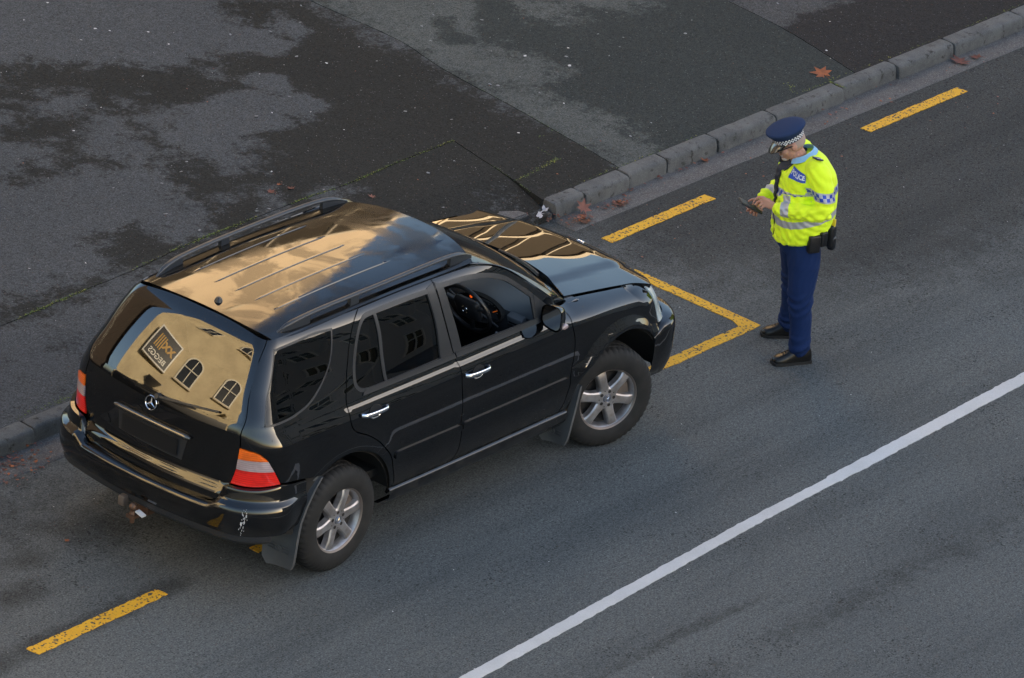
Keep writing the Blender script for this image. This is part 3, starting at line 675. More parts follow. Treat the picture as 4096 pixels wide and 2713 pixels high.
def build_panel(name, loops, surf, mat, parent, sg_=1, offset=0., fold=.016, grid=.035, out=None, **props):
    V, T, lps = mesh2d(loops, grid)
    P, n = surf(V)
    if out is not None:
        fl = np.sign(np.einsum('ij,ij->i', n, P-np.array(out))); n = n*np.where(fl == 0, 1, fl)[:, None]
    P = P+n*offset; mir = np.array([1, sg_, 1.]); P = P*mir; n = n*mir
    verts = list(P); norms = list(n); faces = []
    for t in T:
        a, b, c = P[t[0]], P[t[1]], P[t[2]]; q = np.cross(b-a, c-a)@(n[t[0]]+n[t[1]]+n[t[2]])
        if abs(np.linalg.norm(np.cross(b-a, c-a))) < 1e-10: continue
        faces.append(t if q > 0 else t[::-1])
    if fold:
        for lp in lps:
            m = len(lp); base = len(verts)
            for j, i in enumerate(lp):
                tg = P[lp[(j+1) % m]]-P[lp[j-1]]; tg = tg/max(1e-9, np.linalg.norm(tg)); lat = np.cross(tg, n[i])
                # point away from the panel
                verts.append(P[i]); norms.append(lat); verts.append(P[i]-n[i]*fold); norms.append(lat)
            cen = P.mean(0)
            for j in range(m):
                k = (j+1) % m; faces.append((base+2*j, base+2*j+1, base+2*k+1, base+2*k))
    return mobj(name, verts, faces, mat, parent, normals=norms, **props)
CEN = (1.3, 0, .8)
def panel(name, loops, mat, parent, sg_, offset=0., gap=.0040, fold=.020, grid=.035, **props):
    L = [inset(loops[0], gap)]+[inset(l_, -.0015) for l_ in loops[1:]]
    return build_panel(name, L, surf_side, mat, parent, sg_, offset, fold, grid, CEN, **props)
def seal(name, lp, w0, w1, mat, parent, sg_, offset=.002, grid=.02):
    return build_panel(name, [inset(lp, -w0), inset(lp, w1)], surf_side, mat, parent, sg_, offset, .012, grid, CEN)
# ------------------------------------------------------------------ outlines  (x along the car from the rear axle, z up)
DR_REAR = [(.345, 1.676), (.27, 1.632), (.214, 1.575), (.160, 1.49), (.122, 1.398), (.06, 1.234), (.037, 1.132), (.033, 1.06), (.06, 1.0), (.12, .962), (.195, .926), (.284, .863), (.36, .789), (.427, .71), (.467, .624), (.497, .541), (.515, .452)]
BPIL = [(1.085, .452), (1.13, .48), (1.150, .53), (1.149, .668), (1.139, .755), (1.127, .984), (1.126, 1.10), (1.105, 1.178), (1.077, 1.324), (1.055, 1.513), (1.05, 1.64), (1.055, 1.678)]
DF_FRONT = [(2.20, .440), (2.245, .50), (2.277, .61), (2.283, .75), (2.287, 1.033), (2.288, 1.132), (2.235, 1.205)]
DF_TOP = [(2.235, 1.205), (2.12, 1.297), (1.95, 1.428), (1.75, 1.568), (1.60, 1.634), (1.387, 1.666), (1.055, 1.678)]
WR = [[(.998, 1.188), (.999, 1.4), (.985, 1.636)], [(.985, 1.636), (.7, 1.642), (.434, 1.640), (.36, 1.634), (.30, 1.60), (.226, 1.504), (.15, 1.301), (.148, 1.256), (.177, 1.216), (.242, 1.193), (.417, 1.187), (.70, 1.187), (.998, 1.188)]]
WF = [[(1.172, 1.196), (1.14, 1.35), (1.112, 1.52), (1.104, 1.640)], [(1.104, 1.640), (1.387, 1.622), (1.575, 1.588), (1.717, 1.533), (1.83, 1.455), (1.945, 1.365)], [(1.945, 1.365), (1.965, 1.18)], [(1.965, 1.18), (1.6, 1.19), (1.172, 1.196)]]
QW = [[(.056, 1.628), (.0, 1.49), (-.05, 1.41), (-.128, 1.335), (-.264, 1.255), (-.427, 1.213), (-.595, 1.205), (-.697, 1.203)], [('y', .765, 1.203), ('y', .72, 1.32), ('y', .672, 1.469), ('y', .607, 1.622)], [('y', .607, 1.622), (-.28, 1.630), (-.094, 1.638), (.056, 1.628)]]
TG_EDGE = [('y', .545, 1.672), ('y', .571, 1.615), ('y', .585, 1.533), ('y', .61, 1.426), ('y', .666, 1.191), ('y', .673, 1.055), ('y', .66, .90), ('y', .63, .798)]
LAMP_IN = [('y', .673, 1.055), ('y', .66, .90), ('y', .63, .798)]
LAMP_OUT = [(-.604, .823), (-.638, .894), (-.68, .98), (-.731, 1.037)]
def arc(cx, cz, r, a0, a1, n=14): return [(cx+r*math.cos(R(a)), cz+r*math.sin(R(a))) for a in np.linspace(a0, a1, n)]
def both(fn):
    for sg_ in (-1, 1): fn(sg_)
# ------------------------------------------------------------------ assemble
car = empty('parked_car', (0, 0, 0), label='black four wheel drive estate car with roof rails parked at the kerb', category='car')
def zroof(x, y):
    return 1.757-.034*(x-.6)**2-.034*(np.abs(y)/.55)**2-.030*(np.abs(y)/.6)**7
def zhood(x, y):
    ay = np.abs(y); bw = .50-.06*sst(2.4, 3.5, x)
    return ZT(np.minimum(x, 3.5))+.002+.040*(1-(ay/.70)**2)+.016*(1-sst(bw-.05, bw+.05, ay))-.085*sst(3.22, 3.56, x)**1.6
def side_parts(sg_):
    nm = {}
    # doors
    wr = loop_of(WR); wf = loop_of(WF)
    rd = panel('door', [loop_of([DR_REAR, [(.515, .452), (1.085, .452)], BPIL, [(1.055, 1.678), (.7, 1.680), (.345, 1.676)]]), wr], M_PAINT, car, sg_)
    fd = panel('door', [loop_of([BPIL, DF_TOP[::-1], DF_FRONT[::-1], [(2.20, .440), (1.085, .452)]]), wf], M_PAINT, car, sg_)
    seal('window_seal', wr, .006, .020, M_TRIM, rd, sg_); seal('window_seal', wf, .006, .022, M_TRIM, fd, sg_)
    # belt rubbers and pillar covers
    for d_, lp in ((rd, [(.20, 1.176), (1.118, 1.170), (1.106, 1.202), (.23, 1.206)]), (fd, [(1.128, 1.170), (2.06, 1.166), (2.03, 1.200), (1.118, 1.206)])):
        panel('belt_rubber', [loop_of([[lp[0], lp[1]], [lp[1], lp[2]], [lp[2], lp[3]], [lp[3], lp[0]]])], M_TRIM, d_, sg_, .007, 0, .012, .03)
    panel('pillar_cover', [loop_of([[(.985, 1.20), (1.100, 1.20)], [(1.100, 1.20), (1.072, 1.324), (1.05, 1.513), (1.046, 1.660)], [(1.046, 1.660), (.978, 1.646)], [(.978, 1.646), (.985, 1.4), (.985, 1.20)]])], M_TRIM, rd, sg_, .003, 0, .006, .03)
    panel('pillar_cover', [loop_of([[(1.110, 1.20), (1.180, 1.20)], [(1.180, 1.20), (1.15, 1.35), (1.122, 1.52), (1.112, 1.640)], [(1.112, 1.640), (1.062, 1.660)], [(1.062, 1.660), (1.062, 1.52), (1.085, 1.324), (1.110, 1.20)]])], M_TRIM, fd, sg_, .003, 0, .006, .03)
    # glass of the rear door (two panes), quarter glass; the driver's window is wound down
    g1 = build_panel('window_glass', [inset(loop_of([[(.998, 1.188), (.999, 1.4), (.985, 1.636)], [(.985, 1.636), (.46, 1.640)], [(.46, 1.64), (.455, 1.5), (.445, 1.187)], [(.445, 1.187), (.998, 1.188)]]), .004)], surf_side, M_GTINT, rd, sg_, -.010, 0, .04, CEN)
    g2 = build_panel('window_glass', [inset(loop_of([[(.445, 1.187), (.455, 1.5), (.46, 1.64)], [(.46, 1.640), (.434, 1.640), (.36, 1.634), (.30, 1.60), (.226, 1.504), (.15, 1.301), (.148, 1.256), (.177, 1.216), (.242, 1.193), (.445, 1.187)]]), .004)], surf_side, M_GTINT, rd, sg_, -.010, 0, .04, CEN)
    panel('window_bar', [loop_of([[(.432, 1.20), (.458, 1.20)], [(.458, 1.20), (.470, 1.5), (.472, 1.63)], [(.472, 1.63), (.446, 1.63)], [(.446, 1.63), (.442, 1.5), (.432, 1.20)]])], M_TRIM, rd, sg_, -.004, 0, .01, .03)
    if sg_ > 0:
        build_panel('window_glass', [inset(wf, .004)], surf_side, M_GFAR, fd, sg_, -.010, 0, .04, CEN)
    # mirror sail
    panel('mirror_sail', [loop_of([[(1.955, 1.178), (2.19, 1.168)], [(2.19, 1.168), (1.955, 1.362)], [(1.955, 1.362), (1.955, 1.178)]])], M_TRIM, fd, sg_, .004, 0, .01, .03)
    # rubbing strips
    for d_, x0, x1 in ((rd, .478, 1.142), (fd, 1.160, 2.262)):
        panel('rubbing_strip', [loop_of([[(x0+.012, .664), (x1-.01, .660)], [(x1-.01, .660), (x1, .668), (x1, .704), (x1-.01, .712)], [(x1-.01, .712), (x0+.012, .716)], [(x0+.012, .716), (x0, .708), (x0, .672), (x0+.012, .664)]])], M_PAINT, d_, sg_, .011, 0, .013, .03)
    # handles
    for d_, x0, x1, zz in ((rd, .133, .383, 1.074), (fd, 1.157, 1.398, 1.050)):
        xm = (x0+x1)/2; cup = arc(xm+.01, zz-.012, 1, 0, 342, 20)
        cup = [(xm+.015+.062*math.cos(a), zz-.004+.040*math.sin(a)) for a in np.linspace(0, 2*math.pi, 22)[:-1]]
        build_panel('handle_cup_shade', [[tok(p) for p in cup]], surf_side, M_DARK, d_, sg_, .0015, 0, .03, CEN)  # flat dark oval paints the shade of the hollow behind the handle
        bm = bmesh.new(); yy = float(Yf((x0+x1)/2, zz))
        pts = [(x0, sg_*(yy+.004), zz+.004), (x0+.02, sg_*(yy+.024), zz+.003), (xm, sg_*(yy+.034), zz), (x1-.02, sg_*(yy+.024), zz-.003), (x1, sg_*(yy+.004), zz-.004)]
        add_tube(bm, [tuple(p) for p in crom(pts, .015)], [(.011, .015)]*len(crom(pts, .015)), 10, True, Vector((0, 0, 1)))
        bobj('door_handle', bm, M_CHROME, d_)
        bm = bmesh.new(); pts = crom([(xm-.045, sg_*(yy+.006), zz-.022), (xm-.02, sg_*(yy+.006), zz-.044), (xm+.035, sg_*(yy+.006), zz-.046), (xm+.06, sg_*(yy+.006), zz-.026)], .01)
        add_tube(bm, pts, .006, 6); bobj('handle_lip', bm, M_CHROME, d_)
    # rear quarter
    qw = loop_of(QW)
    rq = panel('quarter_panel', [loop_of([[(.345, 1.676)]+DR_REAR[1:], [(.515, .452), (.495, .40)], [(.495, .40), (.475, .40)], arc(0, .375, .478, 3, 122), [(-.253, .780), (-.45, .805), (-.604, .823)], LAMP_OUT, [(-.731, 1.037), ('y', .73, 1.050), ('y', .673, 1.055)], TG_EDGE[:6][::-1], [('y', .545, 1.672), (-.32, 1.676), (.0, 1.678), (.345, 1.676)]]), qw], M_PAINT, car, sg_)
    build_panel('window_glass', [inset(qw, .003)], surf_side, M_GTINT, rq, sg_, -.001, 0, .04, CEN)
    seal('window_seal', qw, .003, .010, M_TRIM, rq, sg_, .001)
    # tail lamp : orange over clear over red
    lz = [1.057, .982, .908, .797]
    def yin(z): return float(np.interp(z, [.797, .90, 1.055], [.632, .662, .674]))
    def xout(z): return float(np.interp(z, [.82, .894, .98, 1.02, 1.037], [-.606, -.640, -.682, -.713, -.731]))
    tl = None
    for k, m in ((2, M_LRED), (1, M_LCLR), (0, M_LORG)):
        zt, zb_ = lz[k], lz[k+1]
        if k == 0: lp = [[('y', yin(zb_), zb_), (xout(zb_), zb_+.004)], [(xout(zb_), zb_+.004), (-.713, 1.018), (-.735, 1.036), ('y', .73, 1.048), ('y', yin(zt), zt)], [('y', yin(zt), zt), ('y', yin(zb_), zb_)]]
        elif k == 1: lp = [[('y', yin(zb_), zb_), (xout(zb_), zb_+.004)], [(xout(zb_), zb_+.004), (xout(zt), zt+.004)], [(xout(zt), zt+.004), ('y', yin(zt), zt)], [('y', yin(zt), zt), ('y', yin(zb_), zb_)]]
        else: lp = [[('y', yin(zb_), zb_), ('y', .775, .803), (-.606, .822)], [(-.606, .822), (xout(zt), zt+.004)], [(xout(zt), zt+.004), ('y', yin(zt), zt)], [('y', yin(zt), zt), ('y', yin(zb_), zb_)]]
        o = panel('tail_light' if tl is None else 'tail_light_lens', [loop_of(lp)], m, tl or car, sg_, .007, .0008, .02, .02)
        tl = tl or o
    # front wing
    ztl = [(x, float(ZT(x))-.002) for x in (2.30, 2.5, 2.8, 3.0, 3.22)]
    panel('front_wing', [loop_of([DF_FRONT, [(2.235, 1.205)]+ztl, [ztl[-1], (3.235, .96), (3.262, .86), (3.262, .79)], [(3.262, .79), (3.235, .745), (3.20, .72)], arc(2.82, .375, .505, 43, 177), [(2.316, .40), (2.25, .40)], [(2.25, .40), (2.20, .440)]])], M_PAINT, car, sg_)
    # headlight and side of the nose
    hl = panel('headlight', [loop_of([[(3.240, .96), (3.266, .86), (3.266, .80)], [(3.266, .80), ('y', -.0+.0, .80) if False else (3.42, .79)], [(3.42, .79), (3.44, .9), (3.40, 1.0)], [(3.40, 1.0), (3.30, 1.04), (3.232, 1.045)], [(3.232, 1.045), (3.240, .96)]])], M_HEAD, car, sg_, .004, .001, .02, .03)
    # sill
    prof = [(.895, .446), (.915, .440), (.922, .425), (.912, .37), (.87, .315), (.78, .30)]
    V = []; F = []; xs = np.linspace(.47, 2.29, 26)
    for x in xs:
        for (y, z) in prof: V.append((x, sg_*y*float(tap(x, .45)), z))
    m = len(prof)
    for i in range(len(xs)-1):
        for j in range(m-1): F.append((i*m+j, (i+1)*m+j, (i+1)*m+j+1, i*m+j+1))
    mobj('sill', V, F, M_PAINT, car, sharp=50)
    # wheel housings
    for cx, r in ((0, .515), (2.82, .545)):
        bm = bmesh.new(); add_lathe(bm, [(.06, sg_*.40), (r-.02, sg_*.40), (r, sg_*.46), (r, sg_*.86), (r-.045, sg_*.895)], 30, 'Y', (cx, 0, .37), a0=R(6), a1=R(174))
        bobj('wheel_housing', bm, M_LINER, car, sharp=50)
both(side_parts)
# roof
def xyloop(segs, step=.03): return loop_of(segs, lambda p: p, step)
rear_edge = [(-.432, .575), (-.462, .42), (-.470, .3), (-.472, .15), (-.472, 0), (-.472, -.15), (-.470, -.3), (-.462, -.42), (-.432, -.575)]
rsurf = surf_z(zroof)
roof = build_panel('roof', [xyloop([rear_edge, [(-.432, -.575), (-.2, -.598), (.4, -.606), (1.2, -.606), (1.50, -.598)], [(1.50, -.598), (1.60, -.30), (1.625, 0), (1.60, .30), (1.50, .598)], [(1.50, .598), (1.2, .606), (.4, .606), (-.2, .598), (-.432, .575)]])], rsurf, M_ROOF, car, 1, 0, .03, .04)
for yy, x0, x1 in ((.372, -.16, .935), (.163, -.193, .884), (-.014, -.192, .874), (-.182, -.191, .886), (-.343, -.179, .952)):
    V = []; F = []; xs = np.linspace(x0, x1, 24); wd = [(-.009, .0006), (-.005, .006), (.005, .006), (.009, .0006)]
    for i, x in enumerate(xs):
        k = 0.15 if i in (0, len(xs)-1) else 1
        for dy, dz in wd: V.append((x, yy+dy*max(k, .6), float(zroof(x, yy+dy))+dz*k))
    for i in range(len(xs)-1):
        for j in range(3): F.append((i*4+j, (i+1)*4+j, (i+1)*4+j+1, i*4+j+1))
    mobj('roof_rib', V, F, M_PAINT, roof, sharp=20)
bm = bmesh.new(); c = (-.37, -.036, float(zroof(-.37, -.036)))
add_lathe(bm, [(.0, .03), (.012, .028), (.022, .015), (.028, 0), (.03, -.01)], 16, 'Z', c); bobj('roof_aerial', bm, M_TRIM, roof)
# cant-rail filler strips under the rails
def cant(sg_):
    V = []; F = []; xs = list(np.linspace(-.43, 1.54, 40))
    for x in xs:
        y1 = float(Yf(x, 1.674)); y0 = .60 if x > -.2 else .60-.03*((-.2-x)/.2)
        z0 = float(zroof(x, y0))
        V += [(x, sg_*(y0-.012), z0-.012), (x, sg_*(y0+.4*(y1-y0)), min(z0, 1.676)-.014), (x, sg_*(y1+.002), 1.664)]
    for i in range(len(xs)-1):
        for j in range(2): F.append((i*3+j, (i+1)*3+j, (i+1)*3+j+1, i*3+j+1))
    mobj('roof_gutter', V, F, M_TRIM, roof)
both(cant)
# bonnet
hsurf = surf_z(zhood)
HE = lambda x: float(Yf(x, float(ZT(x))-.002))-.0035
hrear = [(2.415, HE(2.415)), (2.50, .53), (2.575, .28), (2.605, 0), (2.575, -.28), (2.50, -.53), (2.415, -HE(2.415))]
hood = build_panel('bonnet', [xyloop([hrear, [(x, -HE(x)) for x in (2.415, 2.55, 2.7, 2.85, 3.0, 3.15, 3.28)], [(3.28, -HE(3.28)), (3.40, -.62), (3.47, -.42), (3.52, -.2), (3.53, 0), (3.52, .2), (3.47, .42), (3.40, .62), (3.28, HE(3.28))], [(x, HE(x)) for x in (3.28, 3.15, 3.0, 2.85, 2.7, 2.55, 2.415)]])], hsurf, M_PAINT, car, 1, 0, .03, .035)
def star(bm, c, ax, upv, r, t=.004):
    """ring and three pointed star lying in the plane normal to ax"""
    ax = Vector(ax).normalized(); u = Vector(upv); u = (u-ax*u.dot(ax)).normalized(); v = ax.cross(u); c = Vector(c)
    add_tube(bm, [c+(u*math.cos(a)+v*math.sin(a))*r for a in np.linspace(0, 2*math.pi, 29)[:-1]], t, 6, closed=True, ref=ax)
    for k in range(3):
        a = 2*math.pi*k/3; d = u*math.cos(a)+v*math.sin(a); e = -u*math.sin(a)+v*math.cos(a)
        tip = bm.verts.new(c+d*r*.98); l_ = bm.verts.new(c+e*r*.16+d*r*.09); r_ = bm.verts.new(c-e*r*.16+d*r*.09); m_ = bm.verts.new(c+ax*t*1.4); 
        bm.faces.new((m_, l_, tip)); bm.faces.new((tip, r_, m_))
bm = bmesh.new(); zc = float(zhood(np.array(3.46), np.array(0.)))
star(bm, (3.47, 0, zc+.006), (.35, 0, .94), (1, 0, 0), .03, .003); bobj('bonnet_star', bm, M_CHROME, hood)
# windscreen, cowl, A pillars
def wspt(a, b):
    p0 = np.array([2.60-.40*(.74*a)**2, .74*a, 1.170]); y1 = .592*a; x1 = 1.630-.12*a*a
    p1 = np.array([x1, y1, float(zroof(x1, y1))-.003])
    n = np.array([.5, .25*a, .8]); return p0+(p1-p0)*b+n*.030*math.sin(math.pi*b)
NA, NB = 24, 14; V = [wspt(-1+2*i/NA, j/NB) for i in range(NA+1) for j in range(NB+1)]
F = [(i*(NB+1)+j, (i+1)*(NB+1)+j, (i+1)*(NB+1)+j+1, i*(NB+1)+j+1) for i in range(NA) for j in range(NB)]
ws = mobj('windscreen', V, F, M_GCLR, car)
def apillar(sg_):
    D = crom([(1.42, 1.668), (1.60, 1.640), (1.755, 1.574), (1.955, 1.434), (2.125, 1.303), (2.25, 1.206)], .05)
    n = len(D); V = []; F = []; m = 7
    for i, d in enumerate(D):
        b = 1-i/(n-1); W = wspt(1., b*1.0); q = np.array([d[0], float(Yf(d[0], d[1])), d[1]])
        if i == 0: W = np.array([1.45, .60, float(zroof(1.45, .60))])
        for k in range(m):
            t = k/(m-1); p = q+(W-q)*t; bul = .022*math.sin(math.pi*t); p = p+np.array([.35, .60, .72])*bul
            V.append((p[0], sg_*p[1], p[2]))
    for i in range(n-1):
        for k in range(m-1): F.append((i*m+k, (i+1)*m+k, (i+1)*m+k+1, i*m+k+1))
    mobj('windscreen_pillar', V, F, M_PAINT, car)
both(apillar)
V = []; F = []
for i in range(21):
    y = -.76+1.52*i/20; xh = 2.605-.39*y*y
    V += [(xh+.06, y, 1.150), (xh-.02, y, 1.163), (xh-.09, y, 1.170), (xh-.20, y, 1.20)]
for i in range(20):
    for j in range(3): F.append((i*4+j, i*4+j+1, (i+1)*4+j+1, (i+1)*4+j))
mobj('scuttle_panel', V, F, M_TRIM, car)
for (a, b) in (((-.52, .17), (.02, .03)), ((.10, .12), (.62, .04))):
    bm = bmesh.new(); y0, y1 = a[0], b[0]
    pts = [Vector(wspt(y/.74, bb))+Vector((.01, 0, .022)) for y, bb in zip(np.linspace(y0, y1, 9), np.linspace(a[1], b[1], 9))]
    add_tube(bm, pts, [.006]*4+[.009]*5, 6); add_tube(bm, [p+Vector((-.004, 0, -.012)) for p in pts[:6]], .005, 6)
    bobj('windscreen_wiper', bm, M_TRIM, ws)
# nose: grille and bumper (beyond the bonnet)
lpn = [[('f', .40, .80), ('f', .40, 1.0)]]
V = []; F = []
for i in range(13):
    y = -.42+.84*i/12
    for z in (.70, .78, .86, .94, 1.0): V.append((float(frontx(y, z))-.015, y, z))
for i in range(12):
    for j in range(4): F.append((i*5+j, (i+1)*5+j, (i+1)*5+j+1, i*5+j+1))
gr = mobj('grille', V, F, M_DARK, car)
for z in (.80, .86, .92, .98):
    bm = bmesh.new(); add_tube(bm, [(float(frontx(y, z)), y, z) for y in np.linspace(-.40, .40, 13)], (.012), 6); bobj('grille_bar', bm, M_RAIL, gr)
def bumper(name, s_list, prof_fn, base_z, mat):
    V = []; F = []; m = None
    for s in s_list:
        e = 1e-3; P = S(s, base_z); t = S(s+e, base_z)-S(s-e, base_z); n = np.array([t[1], -t[0], 0.]); n /= np.linalg.norm(n)
        if n@(P-np.array([1.3, 0, base_z])) < 0: n = -n
        pr = prof_fn(s, P); m = len(pr)
        for d, z in pr: q = P+n*d; V.append((q[0], q[1], z))
    for i in range(len(s_list)-1):
        for j in range(m-1): F.append((i*m+j, (i+1)*m+j, (i+1)*m+j+1, i*m+j+1))
    return mobj(name, V, F, mat, car, sharp=45)
def rear_prof(s, P):
    ay = abs(P[1]); x = P[0]
    top = .642+.155*float(sst(.53, .625, ay)) if abs(s) < 1.02 else .800
    if abs(s) >= 1.02: top = float(np.interp(x, [-.80, -.74, -.604, -.253], [.797, .800, .818, .775]))
    o = .058-.040*float(sst(-.62, -.40, x)) if abs(s) > 1.3 else .058
    lo = float(np.interp(x, [-.62, -.42], [.475, .49]))
    w_ = float(sst(.53, .625, ay)) if abs(s) < 1.02 else 1.
    k = o/.058
    side = [(-.02, top), (.006*k, top-.004), (.012*k, top-.02), (.014*k, .722), (.022*k, .706), (.050*k, .694), (.062*k, .678)]
    mid = [(-.05, .652), (-.03, .653), (-.01, .654), (.0, .655), (.01, .656), (.045, .656), (.060, .645)]
    q = [(a_[0]*w_+b_[0]*(1-w_), a_[1]*w_+b_[1]*(1-w_)) for a_, b_ in zip(side, mid)]
    return q+[(.066*k, .632), (.066*k, .575), (.060*k, .535), (.048*k, .50), (.030*k, lo), (-.06, lo-.005)]
sr = inv_x(-.38, .62)
rb = bumper('rear_bumper', list(np.linspace(-sr, -2, 5))+list(np.linspace(-1.95, -1.05, 22))+list(np.linspace(-1, 1, 60))+list(np.linspace(1.05, 1.95, 22))+list(np.linspace(2, sr, 5)), rear_prof, .62, M_PAINT)
bumper('rear_valance', list(np.linspace(-1.7, 1.7, 50)), lambda s, P: [(.035, .50), (.03, .44), (-.02, .40), (-.2, .39)], .62, M_TRIM)
def front_prof(s, P):
    x = P[0]; top = float(np.interp(x, [3.2, 3.3, 3.45], [.72, .79, .80])); o = .028+.042*float(sst(3.2, 3.42, x))
    return [(-.03, top), (o*.4, top-.004), (o*.8, top-.02), (o, top-.06), (o, .56), (o-.01, .48), (o-.04, .40), (-.06, .37)]
bumper('front_bumper', list(np.linspace(inv_x(3.205, .62), 3, 4))+list(np.linspace(3.04, 4, 20))+list(np.linspace(4.05, 4.99, 20)), front_prof, .62, M_PAINT)
fb = [-q for q in (list(np.linspace(inv_x(3.205, .62), 3, 4))+list(np.linspace(3.04, 4, 20))+list(np.linspace(4.05, 4.99, 20)))]
bumper('front_bumper', fb, front_prof, .62, M_PAINT)
bmp = bmesh.new()
# tailgate
TGR = [('y', -p[1], p[2]) for p in TG_EDGE]
bottom = [('y', .63, .798), ('y', .607, .73), ('y', .56, .672), ('y', .45, .650), ('y', 0, .650), ('y', -.45, .650), ('y', -.56, .672), ('y', -.607, .73), ('y', -.63, .798)]
top_e = [('y', -.545, 1.672), ('y', -.30, 1.705), ('y', 0, 1.713), ('y', .30, 1.705), ('y', .545, 1.672)]
gl_o = [[('y', .556, 1.618), ('y', .598, 1.497), ('y', .655, 1.212)], [('y', .655, 1.212), ('y', .34, 1.205), ('y', 0, 1.212), ('y', -.34, 1.205), ('y', -.655, 1.212)], [('y', -.655, 1.212), ('y', -.598, 1.497), ('y', -.556, 1.618)], [('y', -.556, 1.618), ('y', -.25, 1.640), ('y', 0, 1.644), ('y', .25, 1.640), ('y', .556, 1.618)]]
glp = loop_of(gl_o)
tg = panel('tailgate', [loop_of([TG_EDGE, bottom, TGR[::-1], top_e]), inset(glp, .012)], M_PAINT, car, 1, 0, .004, .02, .03)
build_panel('rear_window', [glp], surf_side, M_GREAR, tg, 1, .0015, .003, .03, CEN)
M_LINE = simple('heater_line', (.10, .075, .05), .5)
def rear_pt(y, z, o=0.):
    V_ = np.array([tok(('y', y, z))]); P, n = surf_side(V_); n = n[0]
    if n@(P[0]-np.array(CEN)) < 0: n = -n
    return P[0]+n*o, n
# number plate recess, plate, chrome bar, star
rec = [[('y', .315, .985), ('y', .30, .84)], [('y', .30, .84), ('y', -.25, .828)], [('y', -.25, .828), ('y', -.285, .985)], [('y', -.285, .985), ('y', .315, .985)]]
panel('plate_recess', [loop_of(rec)], M_TRIM, tg, 1, .002, 0, .004, .05)
bm = bmesh.new(); V = []
for (y, z) in ((-.215, .850), (.265, .850), (.265, .965), (-.215, .965)): p, n = rear_pt(y, z, .010); V.append(bm.verts.new(p))
f = bm.faces.new(V); r = bmesh.ops.extrude_face_region(bm, geom=[f]); bmesh.ops.translate(bm, verts=[v for v in r['geom'] if isinstance(v, bmesh.types.BMVert)], vec=(-.006, 0, 0))
bobj('number_plate', bm, simple('blank_plate', (.010, .010, .0105), .35), tg, smooth=False)
bm = bmesh.new(); pts = [rear_pt(y, 1.003+.006*(1-(y/.33)**2), .012)[0] for y in np.linspace(-.315, .345, 25)]
add_tube(bm, pts, [(.010, .010)]+[(.020, .020)]*23+[(.010, .010)], 12); bobj('tailgate_handle', bm, simple('satin_chrome', (.16, .15, .135), .22, .9), tg)
p, n = rear_pt(.032, 1.128, .008); bm = bmesh.new(); star(bm, p, n, (0, 0, 1), .047, .0042); bobj('tailgate_star', bm, M_CHROME, tg)
# rear wiper
bm = bmesh.new(); add_tube(bm, [rear_pt(y, z, .02)[0] for y, z in zip(np.linspace(-.02, -.48, 9), np.linspace(1.185, 1.232, 9))], [.010]*3+[.007]*6, 6)
p, n = rear_pt(-.015, 1.185, .0); add_tube(bm, [p, p+n*.035], [.024, .018], 12); bobj('rear_wiper', bm, M_TRIM, tg)
# bumper details: parking sensors, scuffs
for y in (-.62, -.22, .24, .62):
    p = np.array([float(rearx(y, .62))-.060, y, .60]); bm = bmesh.new(); add_lathe(bm, [(0, -.004), (.010, -.004), (.0125, 0), (.0125, .01)], 16, 'X', p); bobj('parking_sensor', bm, M_TRIM, rb)
bm = bmesh.new()
for k in range(34):
    z = .685-.19*random.random(); s = 1.30+.018*random.gauss(0, 1)+(.0 if z > .6 else -.03); e = 1e-3
    P = S(s, .62); t = S(s+e, .62)-S(s-e, .62); n = np.array([t[1], -t[0], 0]); n /= np.linalg.norm(n); n = -n if n@(P-np.array([1.3, 0, .62])) < 0 else n
    oo = np.interp(z, [.475, .50, .535, .575, .632, .678, .694, .706], [.030, .048, .060, .066, .066, .062, .050, .022])+.0015; c = P+n*oo; t /= np.linalg.norm(t); r0 = random.choice((.002, .003, .003, .006))
    q = [Vector((c[0], -c[1], z))+Vector((t[0]*math.cos(a), -t[1]*math.cos(a), 2.4*math.sin(a)))*r0*random.uniform(.3, 1.3) for a in np.linspace(0, 2*math.pi, 8)[:-1]]
    bm.faces.new([bm.verts.new(v) for v in q])
bobj('scuff_mark', bm, simple('scuffed_white', (.45, .45, .46), .7), rb, smooth=False)
# tow bar
bm = bmesh.new(); add_box(bm, (-.93, 0, .375), (.10, .03, .012)); add_box(bm, (-.86, 0, .40), (.06, .06, .03)); add_tube(bm, [(-1.0, 0, .36), (-1.0, 0, .41)], [.028, .018], 12)
add_lathe(bm, [(.001, .030), (.015, .026), (.025, .014), (.027, 0), (.022, -.014), (.013, -.026)], 16, 'Z', (-1.0, 0, .437)); add_tube(bm, [(-1.0, 0, .325), (-1.0, 0, .36)], [.016, .018], 6)
tow = bobj('tow_bar', bm, simple('rusty_steel', (.13, .075, .05), .5, .6), car)
bm = bmesh.new(); add_box(bm, (-.985, -.055, .405), (.018, .032, .006), Matrix.Rotation(R(15), 4, 'X')); bobj('tow_tag', bm, simple('white_tag', (.6, .62, .65), .5), tow, smooth=False)
bm = bmesh.new(); add_box(bm, (-.96, .12, .43), (.03, .025, .035), bevel=.006); bobj('tow_socket', bm, M_BRAKE, tow)
# underbody
bm = bmesh.new(); add_box(bm, (1.35, 0, .40), (2.0, .60, .10), bevel=.03); bobj('underbody', bm, M_DARK, car)
